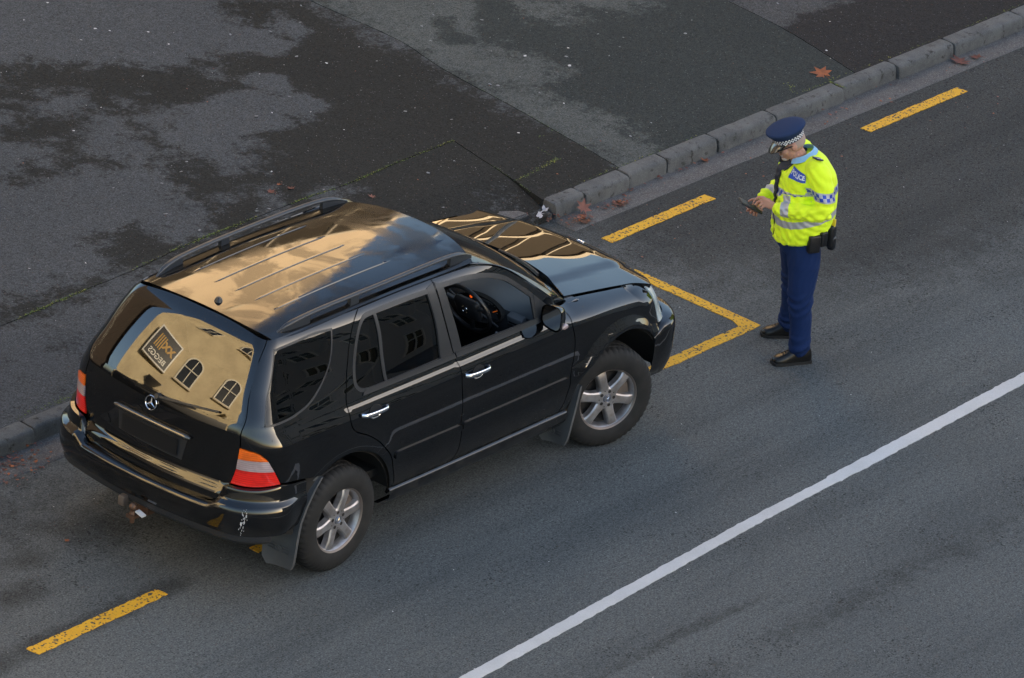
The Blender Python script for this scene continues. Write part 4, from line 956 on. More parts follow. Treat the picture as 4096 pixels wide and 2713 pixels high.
# roof rails
def rail(sg_):
    yb = .555
    path = crom([(-.36, yb-.035, 1.672), (-.28, yb-.02, 1.712), (-.17, yb-.006, 1.734), (-.02, yb, 1.746), (.6, yb+.012, 1.755), (1.28, yb+.005, 1.747), (1.42, yb-.003, 1.726), (1.545, yb-.012, 1.680)], .05)
    n = len(path); rad = []
    for i, p in enumerate(path):
        x = p[0]; k = min(1, (x+.36)/.10, (1.545-x)/.10); rad.append((.019*max(.35, k), .014*max(.5, k)))
    bm = bmesh.new(); add_tube(bm, [(p[0], sg_*p[1], p[2]) for p in path], rad, 12)
    ro = bobj('roof_rail', bm, M_RAIL, roof)
    for x0, x1 in ((-.36, -.08), (.30, .38), (1.30, 1.54)):
        xs = np.linspace(x0, x1, 8); V = []; F = []
        for x in xs:
            pz = float(np.interp(x, [p[0] for p in path], [p[2] for p in path])); py = float(np.interp(x, [p[0] for p in path], [p[1] for p in path])); zb_ = float(zroof(x, py))-.01
            V += [(x, sg_*(py-.013), pz-.004), (x, sg_*(py-.016), zb_), (x, sg_*(py+.016), zb_-.012), (x, sg_*(py+.013), pz-.004)]
        for i in range(7):
            for j in range(4): F.append((i*4+j, (i+1)*4+j, (i+1)*4+(j+1) % 4, i*4+(j+1) % 4))
        F += [(0, 1, 2, 3), (31, 30, 29, 28)]
        mobj('rail_foot', V, F, M_RAIL, ro, smooth=False)
both(rail)
# door mirrors
def mirror(sg_):
    bm = bmesh.new(); c = Vector((2.030, sg_*.935, 1.240))
    n, m = 16, 7; rings = []
    for j in range(m):
        t = j/(m-1); k = math.cos(t*math.pi/2*.96)**.55; x = -.055+.135*t
        ring = []
        for i in range(n):
            a = 2*math.pi*i/n; sy = math.copysign(abs(math.cos(a))**.6, math.cos(a)); sz = math.copysign(abs(math.sin(a))**.6, math.sin(a))
            ring.append(bm.verts.new(c+Vector((x, sg_*sy*.088*k-sg_*.01*t, sz*(.090+.010*sy)*k-.012*t))))
        rings.append(ring)
    for j in range(m-1):
        for i in range(n): bm.faces.new((rings[j][i], rings[j][(i+1) % n], rings[j+1][(i+1) % n], rings[j+1][i]))
    bm.faces.new(rings[-1])
    mo = bobj('door_mirror', bm, M_PAINT, car)
    bm = bmesh.new(); v = [bm.verts.new(c+(r.co-c)*.90+Vector((.004, 0, 0))) for r in []]
    poly = []
    for i in range(n):
        a = 2*math.pi*i/n; sy = math.copysign(abs(math.cos(a))**.6, math.cos(a)); sz = math.copysign(abs(math.sin(a))**.6, math.sin(a)); poly.append(bm.verts.new(c+Vector((-.048, sg_*sy*.077, sz*(.080+.008*sy)))))
    bm.faces.new(poly); bobj('mirror_glass', bm, simple('mirror_silver', (.55, .56, .58), .03, 1.), mo, smooth=False)
    bm = bmesh.new(); add_tube(bm, [(2.05, sg_*.82, 1.195), (2.04, sg_*.88, 1.20)], [(.05, .035), (.045, .03)], 10); bobj('mirror_arm', bm, M_TRIM, mo)
    bm = bmesh.new(); r2_ = bmesh.ops.create_uvsphere(bm, u_segments=10, v_segments=6, radius=1)
    bmesh.ops.transform(bm, matrix=Matrix.Translation(c+Vector((.012, sg_*.070, -.060))) @ Matrix.Diagonal((.035, .018, .020, 1)), verts=r2_['verts']); bobj('mirror_indicator', bm, M_LCLR, mo)
both(mirror)
# mud flaps
def flap(cx, sg_, front):
    V = []; F = []
    if not front: path = [(-.262, .772, .895, .925), (-.335, .70, .865, .932), (-.400, .60, .80, .935), (-.440, .50, .72, .932), (-.452, .40, .665, .928), (-.455, .30, .655, .922), (-.458, .20, .66, .915), (-.455, .155, .70, .895)]
    else: path = [(2.392, .60, .90, .930), (2.366, .50, .87, .935), (2.348, .42, .80, .935), (2.335, .34, .72, .93), (2.325, .26, .68, .925), (2.320, .20, .68, .915), (2.318, .165, .72, .90)]
    for x, z, y0, y1 in path:
        for k in range(6):
            y = y0+(y1-y0)*k/5; V.append((x+.012*math.sin(k/5*math.pi)*.6-(.012 if k == 0 else 0), sg_*y, z-(.02*(1-k/5) if z < .21 else 0)))
    n = len(path); nb = len(V)
    for x, z, y0, y1 in path:
        for k in range(6): y = y0+(y1-y0)*k/5; V.append((x+.022, sg_*y, z))
    for i in range(n-1):
        for k in range(5): F.append((i*6+k, i*6+k+1, (i+1)*6+k+1, (i+1)*6+k)); F.append((nb+i*6+k, nb+(i+1)*6+k, nb+(i+1)*6+k+1, nb+i*6+k+1))
        F.append((i*6+5, nb+i*6+5, nb+(i+1)*6+5, (i+1)*6+5)); F.append((i*6, (i+1)*6, nb+(i+1)*6, nb+i*6))
    for k in range(5): F.append(((n-1)*6+k, (n-1)*6+k+1, nb+(n-1)*6+k+1, nb+(n-1)*6+k))
    fo = mobj('mud_flap', V, F, M_FLAP, car, sharp=40)
    bm = bmesh.new(); x = path[-3][0]-.010; yc_ = sg_*.79; zc_ = path[-3][1]-.02
    star(bm, (x, yc_, zc_), (-1, 0, 0), (0, 0, 1), .022, .003)
    for s2 in (-1, 1):
        for dz in (.018, 0, -.018): add_tube(bm, [(x, yc_+s2*.032, zc_+dz), (x, yc_+s2*.085, zc_+dz)], .003, 5)
    bobj('embossed_star', bm, M_FLAP, fo)
for sg_ in (-1, 1): flap(0, sg_, False); flap(2.82, sg_, True)
# ------------------------------------------------------------------ wheels (local: axis y, outer face towards -y)
def make_wheel():
    bm = bmesh.new()
    # rim lip and barrel
    add_lathe(bm, [(.196, .09), (.196, -.06), (.208, -.094), (.216, -.104), (.2245, -.114), (.2285, -.116), (.2285, -.108), (.221, -.100)], 56)
    # hub disc
    add_lathe(bm, [(.030, -.098), (.033, -.100), (.072, -.098), (.083, -.090), (.085, -.06), (.05, -.04)], 40)
    for k in range(6):
        a0 = 2*math.pi*(k+.25)/6; st = [(.058, .040, -.097), (.085, .036, -.0985), (.115, .0325, -.101), (.150, .0325, -.104), (.180, .0350, -.1035), (.209, .0400, -.097)]
        secs = []
        for r, hw, y in st:
            c, s = math.cos(a0), math.sin(a0); sec = []
            for (q, dy) in ((-1.0, .045), (-1.0, .008), (-.72, .0), (0, -.0015), (.72, .0), (1.0, .008), (1.0, .045)):
                w_ = hw*q*(1.18 if dy > .04 else 1); sec.append(bm.verts.new((r*c-w_*s, y+dy, r*s+w_*c)))
            secs.append(sec)
        for i in range(len(secs)-1):
            for j in range(6): bm.faces.new((secs[i][j], secs[i][j+1], secs[i+1][j+1], secs[i+1][j]))
    w_ = bobj('wheel', bm, M_ALLOY, None, sharp=32)
    bm = bmesh.new(); add_lathe(bm, [(.2135, -.1035), (.218, -.1085), (.2245, -.1150), (.2290, -.1168), (.2300, -.1085)], 64); bobj('rim_edge', bm, simple('grimy_rim', (.20, .165, .145), .45, .6), w_)
    # tyre with grooves and shoulder sipes
    bm = bmesh.new(); NS = 150
    prof = [(.216, -.100), (.226, -.116), (.245, -.124), (.270, -.1275), (.300, -.126), (.330, -.118), (.346, -.108), (.358, -.096), (.3665, -.080), (.3685, -.056), (.362, -.052), (.362, -.046), (.369, -.042), (.3695, -.006), (.362, -.003), (.362, .003), (.3695, .006), (.369, .042), (.362, .046), (.362, .052), (.3685, .056), (.3665, .080), (.35, .104), (.30, .126), (.24, .122), (.216, .10)]
    rings = []
    for k in range(NS):
        a = 2*math.pi*k/NS; ca, sa = math.cos(a), math.sin(a); ring = []
        for j, (r, h) in enumerate(prof):
            rr = r-(.008 if (k % 3 == 0 and 6 <= j <= 9) else 0)-(.005 if (k % 3 == 1 and 12 <= j <= 13) else 0)
            if 3 <= j <= 4: rr = r
            ring.append(bm.verts.new((rr*ca, h, rr*sa)))
        rings.append(ring)
    for k in range(NS):
        A, B = rings[k], rings[(k+1) % NS]
        for j in range(len(prof)-1): bm.faces.new((A[j], A[j+1], B[j+1], B[j]))
    bobj('tyre', bm, M_RUB, w_, sharp=28)
    bm = bmesh.new(); add_lathe(bm, [(0, .10), (.192, .10), (.194, -.05), (.17, -.02), (.165, -.015), (.05, -.015)], 40); bobj('brake_disc', bm, simple('brake_shadow', (.022, .018, .016), .8), w_)  # dark colour paints the shade seen between the spokes
    bm = bmesh.new(); add_box(bm, (.10, -.035, .09), (.055, .03, .05), Matrix.Rotation(R(-40), 4, 'Y'), bevel=.01); bobj('brake_calliper', bm, M_BRAKE, w_)
    bm = bmesh.new(); add_lathe(bm, [(0, -.106), (.020, -.106), (.028, -.104), (.0315, -.098)], 28); cap = bobj('hub_cap', bm, simple('hub_cap_grey', (.16, .17, .20), .35, .5), w_)
    bm = bmesh.new(); star(bm, (0, -.1065, 0), (0, -1, 0), (.3, 0, 1), .021, .0016); bobj('hub_star', bm, M_CHROME, cap)
    for k in range(5):
        a = 2*math.pi*k/5+.5; bm = bmesh.new(); add_lathe(bm, [(0, -.0995), (.0115, -.0995), (.0125, -.1005)], 14, 'Y', (.053*math.cos(a), 0, .053*math.sin(a))); bobj('wheel_bolt', bm, simple('bolt_hole', (.02, .015, .013), .7) if k == 0 else bpy.data.materials['bolt_hole'], w_)
    for k in range(5):
        a = 2*math.pi*k/5+.5+math.pi/5; bm = bmesh.new(); add_lathe(bm, [(0, -.0993), (.0045, -.0993)], 8, 'Y', (.062*math.cos(a), 0, .062*math.sin(a))); bobj('bolt_dot', bm, bpy.data.materials['bolt_hole'], w_)
    return w_
wheel = make_wheel()
for i, (x, sg_, steer, spin) in enumerate(((0, -1, 0, 4), (2.82, -1, -20.2, 26), (0, 1, 0, 12), (2.82, 1, -18.5, 40))):
    o = wheel if i == 0 else copy_tree(wheel)
    o.parent = car; o.location = (x, sg_*.782, .366); o.rotation_mode = 'XYZ'
    m = Matrix.Rotation(R(steer)+(math.pi if sg_ > 0 else 0), 4, 'Z') @ Matrix.Rotation(R(spin), 4, 'Y'); o.rotation_euler = m.to_euler()
# ------------------------------------------------------------------ interior
bm = bmesh.new(); add_box(bm, (1.1, 0, .52), (1.75, .78, .03)); add_box(bm, (2.45, 0, .80), (.10, .74, .30)); bobj('cabin_floor', bm, M_DARK, car, smooth=False)
# dashboard: lofted profile
prof = [(2.50, 1.155), (2.30, 1.165), (2.12, 1.160), (2.02, 1.135), (1.965, 1.08), (1.945, 1.00), (1.97, .90), (2.05, .78), (2.10, .60)]
V = []; F = []; ys = np.linspace(-.76, .76, 39)
for y in ys:
    b = math.exp(-((y+.37)/.20)**2)
    for j, (x, z) in enumerate(prof): V.append((x-.05*b*(j in (2, 3, 4)), y, z+.05*b*(j in (1, 2))*1.0+.02*b*(j == 3)))
m = len(prof)
for i in range(len(ys)-1):
    for j in range(m-1): F.append((i*m+j, (i+1)*m+j, (i+1)*m+j+1, i*m+j+1))
mi = [0 if (k % (m-1)) < 3 else 1 for k in range(len(F))]
dash = mobj('dashboard', V, F, None, car, mats=[M_DASH, M_INT], mi=mi, sharp=40)
# instrument cowl (dark oval set in the dash) with dials
bm = bmesh.new()
rings = []
for (x, ry, rz, dz) in ((1.93, .215, .085, 0), (1.90, .205, .075, 0), (1.96, .195, .066, -.006)):
    rings.append([bm.verts.new((x+.035*math.sin(a), -.37+ry*math.cos(a), 1.125+dz+rz*math.sin(a))) for a in np.linspace(0, 2*math.pi, 29)[:-1]])
for i in range(2):
    for k in range(28): bm.faces.new((rings[i][k], rings[i][(k+1) % 28], rings[i+1][(k+1) % 28], rings[i+1][k]))
bm.faces.new(rings[2]); ic = bobj('instrument_cowl', bm, M_DARK, dash)
bm = bmesh.new(); add_tube(bm, [(1.952, -.46, 1.11), (1.952, -.50, 1.135)], .002, 5); bobj('needle', bm, simple('needle_orange', (.8, .15, .01), .5, emit=(1, .2, .01), emits=.05), ic)
for yy in (-.45, -.30):
    for k in range(9):
        a = R(-40+k*32); bm = bmesh.new(); add_box(bm, (1.953, yy+.05*math.cos(a), 1.118+.045*math.sin(a)), (.001, .006, .003)); bobj('dial_mark', bm, bpy.data.materials.get('dial_white') or simple('dial_white', (.20, .20, .18), .6), ic, smooth=False)
bm = bmesh.new(); add_lathe(bm, [(0, -.003), (.011, -.002), (.012, 0)], 12, 'X', (1.93, -.285, 1.17)); bobj('warning_lamp', bm, simple('warning_lamp_red', (.9, .10, .01), .5, emit=(1, .12, .01), emits=.10), dash)
# steering wheel
swc = Vector((1.775, -.385, 1.165)); tilt = Matrix.Rotation(R(-24), 4, 'Y')
bm = bmesh.new(); add_tube(bm, [swc+tilt @ Vector((0, .192*math.cos(a), .192*math.sin(a))) for a in np.linspace(0, 2*math.pi, 41)[:-1]], .0155, 10, closed=True, ref=tilt @ Vector((1, 0, 0)))
sw = bobj('steering_wheel', bm, M_LEATH, car)
bm = bmesh.new(); vs_ = add_box(bm, (0, 0, 0), (.03, .105, .085), bevel=.03, seg=3); bmesh.ops.transform(bm, matrix=Matrix.Translation(swc+tilt @ Vector((.01, 0, -.005))) @ tilt, verts=bm.verts)
for a in (R(15), R(165), R(270)): add_tube(bm, [swc+tilt @ Vector((.015, .08*math.cos(a), .07*math.sin(a))), swc+tilt @ Vector((.004, .19*math.cos(a), .19*math.sin(a)))], [(.03, .012), (.02, .012)], 8)
bobj('steering_hub', bm, M_INT, sw)
bm = bmesh.new(); star(bm, swc+tilt @ Vector((-.026, 0, .01)), tilt @ Vector((-1, 0, 0)), (0, 0, 1), .026, .0022); bobj('steering_star', bm, M_CHROME, sw)
bm = bmesh.new(); add_tube(bm, [(1.80, -.33, 1.16), (1.80, -.16, 1.24)], [.012, .009], 8); add_tube(bm, [(1.83, -.43, 1.14), (1.82, -.62, 1.10)], [.010, .008], 8); bobj('control_stalk', bm, M_INT, sw)
# side air vent, door speaker, key
bm = bmesh.new(); add_box(bm, (1.965, -.665, 1.115), (.03, .065, .05), Matrix.Rotation(R(-20), 4, 'Y'), bevel=.012); vent = bobj('air_vent', bm, M_DASH, dash)
for k in range(4):
    bm = bmesh.new(); add_box(bm, (1.934+k*.006, -.665, 1.085+k*.02), (.006, .05, .006)); bobj('vent_slat', bm, M_DARK, vent, smooth=False)
bm = bmesh.new(); add_tube(bm, [(1.99, -.70+.05*math.cos(a), .97+.05*math.sin(a)) for a in np.linspace(0, 2*math.pi, 25)[:-1]], .004, 6, closed=True, ref=Vector((1, 0, 0))); bobj('vent_ring', bm, simple('ring_gold', (.2, .17, .11), .4, .7), dash)
bm = bmesh.new(); add_box(bm, (1.90, -.56, 1.0), (.006, .014, .014)); bobj('key_tag', bm, simple('tag_white', (.5, .5, .52), .5), dash, smooth=False)
def seat(x, y, w=.25):
    bm = bmesh.new(); add_box(bm, (x+.02, y, .76), (.27, w, .10), bevel=.05, seg=3)
    vs_ = add_box(bm, (x-.30, y, 1.06), (.09, w*.95, .34), Matrix.Rotation(R(-14), 4, 'Y'), bevel=.06, seg=3)
    st_ = bobj('seat', bm, M_LEATH, car)
    bm = bmesh.new(); add_box(bm, (x-.40, y, 1.45), (.045, .14, .08), Matrix.Rotation(R(-10), 4, 'Y'), bevel=.035, seg=3); add_tube(bm, [(x-.385, y-.05, 1.34), (x-.395, y-.05, 1.42)], .006, 6); add_tube(bm, [(x-.385, y+.05, 1.34), (x-.395, y+.05, 1.42)], .006, 6); bobj('headrest', bm, M_LEATH, st_)
seat(1.42, -.38); seat(1.42, .38); seat(.55, -.38, .33); seat(.55, .38, .33)
bm = bmesh.new(); add_box(bm, (-.35, 0, .98), (.42, .66, .02)); bobj('load_cover', bm, M_INT, car, smooth=False)
# ================================================================== THE OFFICER (local frame: x forward, y to the left, z up)
PF = Vector((-.8, .6, 0)); PR = math.atan2(.6, -.8)
person = empty('person', (5.035, -.735, 0), PR, label='police officer in yellow high visibility jacket and peaked cap looking down at a tablet', category='person')
def remeshed(name, bm, voxel, smooth=4, mat=None, parent=None, fold=None, **props):
    bmesh.ops.recalc_face_normals(bm, faces=bm.faces)
    me = bpy.data.meshes.new(name+'_raw'); bm.to_mesh(me); bm.free(); o = bpy.data.objects.new(name+'_raw', me); COL.objects.link(o)
    m = o.modifiers.new('r', 'REMESH'); m.mode = 'VOXEL'; m.voxel_size = voxel
    s = o.modifiers.new('s', 'SMOOTH'); s.factor = .5; s.iterations = smooth
    dg = bpy.context.evaluated_depsgraph_get(); me2 = bpy.data.meshes.new_from_object(o.evaluated_get(dg)); bpy.data.objects.remove(o); bpy.data.meshes.remove(me)
    me2.name = name
    n = len(me2.vertices); co = np.empty(n*3, np.float32); me2.vertices.foreach_get('co', co); co = co.reshape(-1, 3)
    if fold:
        nr = np.empty(n*3, np.float32); me2.vertices.foreach_get('normal', nr); nr = nr.reshape(-1, 3)
        co = co+nr*np.array([fold(c) for c in co], np.float32)[:, None]; me2.vertices.foreach_set('co', co.ravel())
    me2.polygons.foreach_set('use_smooth', [True]*len(me2.polygons)); me2.update()
    me2.materials.clear()
    if mat: me2.materials.append(mat)
    o = link(bpy.data.objects.new(name, me2), parent, **props); return o, co
def ell(bm, c, r, rot=None, u=16, v=10):
    q = bmesh.ops.create_uvsphere(bm, u_segments=u, v_segments=v, radius=1)
    m = Matrix.Translation(c) @ (rot if rot is not None else Matrix.Identity(4)) @ Matrix.Diagonal((r[0], r[1], r[2], 1)); bmesh.ops.transform(bm, matrix=m, verts=q['verts'])
def limb(bm, pts, rad, n=14):
    P = crom(pts, .03); ts = np.linspace(0, 1, len(P)); d = [0]
    src = np.array(pts); cum = np.concatenate([[0], np.cumsum(np.linalg.norm(np.diff(src, axis=0), axis=1))]); cp = np.concatenate([[0], np.cumsum([np.linalg.norm(P[i+1]-P[i]) for i in range(len(P)-1)])])
    r = np.interp(cp/cp[-1], cum/cum[-1], rad); add_tube(bm, P, [float(x) for x in r], n)
    ell(bm, pts[0], (rad[0],)*3); ell(bm, pts[-1], (rad[-1]*.9,)*3)
def tors(bm, secs, n=28, e=2.4, shear=None):
    rings = []
    for z, cf, d, w_ in secs:
        ring = []
        for k in range(n):
            a = 2*math.pi*k/n; ca, sa = math.cos(a), math.sin(a); f = cf+d*math.copysign(abs(ca)**(2/e), ca); l_ = w_*math.copysign(abs(sa)**(2/e), sa)
            ring.append(bm.verts.new((f, l_, z+(shear(f, z) if shear else 0))))
        rings.append(ring)
    for i in range(len(rings)-1):
        for k in range(n): bm.faces.new((rings[i][k], rings[i][(k+1) % n], rings[i+1][(k+1) % n], rings[i+1][k]))
    bm.faces.new(rings[0][::-1]); bm.faces.new(rings[-1])
# head frame, tilted to look down
HC = Vector((.150, 0, 1.608)); ta = R(25); UH = Vector((math.sin(ta), 0, math.cos(ta))); FH = Vector((math.cos(ta), 0, -math.sin(ta))); LH = Vector((0, 1, 0))
HR = Matrix((FH, LH, UH)).transposed().to_4x4()
def H(f, l_, u): return HC+FH*f+LH*l_+UH*u
SHL, ELL, WRL = (-.01, .195, 1.465), (-.055, .285, 1.215), (.235, .118, 1.168)
SHR, ELR, WRR = (-.01, -.195, 1.465), (-.03, -.285, 1.195), (.255, -.118, 1.132)
M_SKIN = NT('skin'); _o = M_SKIN.obj()
M_SKIN = M_SKIN.bs(color=M_SKIN.mix(M_SKIN.ramp(M_SKIN.noise(_o, 14, 4), .35, .7), (.50, .27, .19), (.42, .19, .13)), rough=.5, sss=.08)
M_HAIR = simple('grey_hair', (.38, .36, .34), .8)
bm = bmesh.new()
# torso, limbs under the clothes
tors(bm, [(.86, 0, .12, .15), (1.05, 0, .15, .17), (1.25, 0, .15, .18), (1.40, 0, .13, .18), (1.49, .01, .08, .12)])
for a, b, c in ((SHL, ELL, WRL), (SHR, ELR, WRR)): limb(bm, [a, b, c], [.06, .048, .030])
for s_, kx, ax in ((1, 0, -.026), (-1, -.07, -.085)): limb(bm, [(0, s_*.095, .88), (kx*.6, s_*.13, .70), (kx, s_*.18, .48), (ax, s_*.212, .07)], [.09, .075, .055, .042])
limb(bm, [(.045, 0, 1.46), tuple(H(-.012, 0, -.07))], [.066, .060])
# head
ell(bm, H(-.012, 0, .022), (.098, .077, .108), HR); ell(bm, H(.028, 0, -.045), (.062, .060, .068), HR); ell(bm, H(.062, 0, -.090), (.030, .032, .026), HR)
limb(bm, [tuple(H(.088, 0, .018)), tuple(H(.108, 0, -.016))], [.010, .0145]); ell(bm, H(.098, 0, -.022), (.014, .020, .011), HR)
limb(bm, [tuple(H(.075, -.045, .026)), tuple(H(.090, 0, .030)), tuple(H(.075, .045, .026))], [.013, .013, .013])
for s_ in (1, -1):
    ell(bm, H(-.006, s_*.079, -.004), (.022, .010, .034), HR); ell(bm, H(.060, s_*.040, -.022), (.030, .026, .028), HR)
limb(bm, [tuple(H(.080, -.022, -.055)), tuple(H(.092, 0, -.054)), tuple(H(.080, .022, -.055))], [.008, .010, .008])
limb(bm, [tuple(H(.078, -.018, -.069)), tuple(H(.088, 0, -.070)), tuple(H(.078, .018, -.069))], [.007, .009, .007])
# hands
def hand(palm, fingers):
    (p0, p1, side) = palm
    for k in (-1, -.33, .33, 1):
        o_ = Vector(side)*(.026*k); limb(bm, [tuple(Vector(p0)+o_*.6), tuple(Vector(p1)+o_)], [.016, .0145], 8)
    for pts, r in fingers: limb(bm, pts, r, 8)
fr = [.0095, .0088, .0078, .0070]
hand((WRL, (.312, .072, 1.190), (.25, -.25, .93)), [
    ([(.318, .058, 1.218), (.350, .048, 1.214), (.372, .040, 1.190), (.380, .034, 1.152)], fr),
    ([(.320, .066, 1.200), (.352, .062, 1.188), (.362, .055, 1.160), (.350, .048, 1.140)], fr),
    ([(.316, .074, 1.182), (.342, .074, 1.164), (.346, .068, 1.140), (.332, .058, 1.126)], fr),
    ([(.308, .080, 1.164), (.326, .082, 1.146), (.326, .074, 1.126), (.312, .064, 1.118)], fr),
    ([(.272, .072, 1.200), (.300, .040, 1.196), (.330, .030, 1.172), (.350, .026, 1.150)], [.012, .011, .0095, .008])])
hand((WRR, (.326, -.056, 1.098), (.70, .55, -.1)), [
    ([(.352, -.040, 1.094), (.395, -.012, 1.088), (.412, .022, 1.098), (.414, .044, 1.122)], fr),
    ([(.340, -.036, 1.088), (.375, -.006, 1.074), (.388, .028, 1.082), (.392, .046, 1.108)], fr),
    ([(.324, -.036, 1.082), (.352, -.006, 1.064), (.364, .028, 1.068), (.370, .045, 1.094)], fr),
    ([(.310, -.042, 1.080), (.330, -.012, 1.058), (.340, .022, 1.058), (.346, .042, 1.080)], fr),
    ([(.296, -.078, 1.128), (.330, -.062, 1.150), (.366, -.046, 1.152), (.392, -.030, 1.147)], [.012, .0115, .0095, .008])])
body, _c = remeshed('body', bm, .0046, 3, M_SKIN, person)
# ---- jacket
def shear(f, z): return -.24*f*max(0., min(1., (1.22-z)/.25))-.62*max(0., f-.02)*max(0., min(1.3, (z-1.40)/.10))
bm = bmesh.new()
tors(bm, [(.905, .0, .176, .198), (.93, -.002, .192, .212), (.985, -.008, .206, .222), (1.08, -.012, .216, .226), (1.20, -.012, .216, .226), (1.33, -.008, .208, .230), (1.42, .0, .190, .232), (1.48, .008, .150, .200), (1.52, .015, .108, .145), (1.545, .022, .080, .100)], shear=shear)
limb(bm, [(-.005, .165, 1.478), SHL, (-.05, .262, 1.34), (-.055, .300, 1.215), (.06, .255, 1.185), (.222, .140, 1.168)], [.072, .085, .077, .068, .062, .051])
limb(bm, [(-.005, -.165, 1.478), SHR, (-.04, -.252, 1.33), ELR, (.08, -.235, 1.17), (.240, -.128, 1.135)], [.072, .088, .084, .076, .070, .056])
def seg_t(c, a, b):
    a = np.array(a); b = np.array(b); ab = b-a; t = np.clip((c-a)@ab/(ab@ab), 0, 1); return t, np.linalg.norm(c-(a+ab*t))
def jfold(c):
    x, y, z = [float(q) for q in c]
    # long soft drapes plus tighter folds at the elbows and the bloused waist
    d = .006*noise.noise((x*7, y*7, z*3.2))+.004*noise.noise((x*14, y*14, z*9+4))
    e = math.exp(-((z-1.20)/.07)**2)*(abs(y) > .2); d += .007*e*math.sin((x*.9+z*1.1)*75+3*noise.noise((x*9, y*9, z*9)))
    h = math.exp(-((z+.24*x-1.0)/.06)**2)*(abs(y) < .24); d += .006*h*math.sin(math.atan2(y, x)*15+4*noise.noise((x*6, y*6, z*6)))
    # creases running round the sleeves
    if abs(y) > .20 or x > .12: d += .0075*math.sin((z*2.2+abs(y)*1.2-x*1.0)*46+5*noise.noise((x*5, y*5, z*5)))*(.35+.65*abs(noise.noise((x*4, y*4, z*4+8))))
    d += .010*noise.noise((x*3.5+9, y*3.5, z*2))
    return d
jk, co = remeshed('jacket', bm, .0075, 3, None, person, jfold)
reg = np.zeros(len(co)); tw = np.full(len(co), 9.); ang = np.zeros(len(co))
for i, c in enumerate(co):
    best = 0
    for (a, b, w_) in ((SHL, ELL, WRL), (SHR, ELR, WRR)):
        t1, d1 = seg_t(c, a, b); t2, d2 = seg_t(c, b, w_)
        if (c[1] > 0) != (a[1] > 0): continue
        if d2 < .092 and d2 < d1+.01 and t2 > .12 and (c[0] > .02 or abs(c[1]) > .235) and not (abs(c[1]) < .22 and abs(c[2]-b[2]) > .09):
            best = 2; tw[i] = (1-t2)*np.linalg.norm(np.array(w_)-np.array(b))
        elif d1 < .105 and abs(c[1]) > .222:
            best = 1; ax = np.array(a)+(np.array(b)-np.array(a))*t1; ang[i] = .085*math.atan2((c[1]-ax[1])*np.sign(a[1]), c[0]-ax[0])
    reg[i] = best
    if best == 0: ang[i] = .235*math.atan2(c[1], c[0]-.0)
for nm_, arr in (('reg', reg), ('tw', tw), ('ang', ang)):
    a = jk.data.attributes.new(nm_, 'FLOAT', 'POINT'); a.data.foreach_set('value', arr.astype(np.float32))
s = NT('high_visibility_cloth'); o_ = s.obj(); sx = s.n('SeparateXYZ'); s.l(o_, sx.inputs[0]); X, Y_, Zc = sx.outputs
isT = s.math('LESS_THAN', s.attr('reg'), .5); isU = s.math('MULTIPLY', s.math('GREATER_THAN', s.attr('reg'), .5), s.math('LESS_THAN', s.attr('reg'), 1.5)); isF = s.math('GREATER_THAN', s.attr('reg'), 1.5)
def within(v, c, h): return s.math('LESS_THAN', s.math('ABSOLUTE', s.math('SUBTRACT', v, c)), h)
zw = s.math('ADD', Zc, s.math('MULTIPLY', X, .25)); zc_ = s.math('ADD', Zc, s.math('MULTIPLY', X, .17))
zc2 = s.math('ADD', s.math('MULTIPLY', zc_, isT), s.math('MULTIPLY', s.math('SUBTRACT', Zc, .045), s.math('SUBTRACT', 1., isT)))
waist = s.math('MULTIPLY', within(zw, 1.085, .027), isT); fore = s.math('MULTIPLY', within(s.attr('tw'), .075, .030), isF)
chk = s.math('MULTIPLY', within(zc2, 1.285, .034), s.math('SUBTRACT', 1., isF))
cell = .024
row = s.math('FLOOR', s.math('DIVIDE', s.math('SUBTRACT', zc2, 1.285), cell)); col_ = s.math('FLOOR', s.math('DIVIDE', s.attr('ang'), cell))
par_ = s.math('ABSOLUTE', s.math('MODULO', s.math('ADD', row, col_), 2.)); blue = s.math('MULTIPLY', s.math('MULTIPLY', s.math('GREATER_THAN', par_, .5), within(zc2, 1.285, cell)), chk)
hv = s.mix(s.ramp(s.noise(o_, 5, 3), .3, .7), (.80, 1.0, .012), (.74, .97, .010))
silver = s.math('MAXIMUM', s.math('MAXIMUM', waist, fore), chk)
col = s.mix(silver, hv, (.42, .42, .45)); col = s.mix(blue, col, (.02, .06, .42))
wv = s.noise(o_, 260, 2, .5)
s.bs(color=col, rough=s.math('SUBTRACT', .75, s.math('MULTIPLY', silver, .35)), metal=s.math('MULTIPLY', silver, .25), sheen=.1, normal=s.bump(s.math('ADD', s.math('MULTIPLY', wv, .1), s.noise(o_, 28, 3, .5)), .35, .006)); jk.data.materials.append(s.m)
jbvh = BVHTree.FromPolygons([Vector(c) for c in co], [tuple(p.vertices) for p in jk.data.polygons])
def on_jacket(p, d, lift=.003):
    h = jbvh.ray_cast(Vector(p)-Vector(d)*.5, Vector(d)); 
    if h[0] is None: return Vector(p), -Vector(d)
    return h[0]+h[1]*lift, h[1]
def patch(name, grid_pts, d, mat, lift, parent):
    n, m = len(grid_pts), len(grid_pts[0]); V = []; F = []
    for r_ in grid_pts:
        for p in r_: V.append(on_jacket(p, d, lift)[0])
    for i in range(n-1):
        for j in range(m-1): F.append((i*m+j, i*m+j+1, (i+1)*m+j+1, (i+1)*m+j))
    return mobj(name, V, F, mat, parent)
M_NAVY = simple('navy_cloth', (.012, .022, .060), .8); M_BLK = simple('black_leather_gear', (.008, .008, .009), .4); M_VEST = simple('dark_vest', (.010, .013, .025), .7)
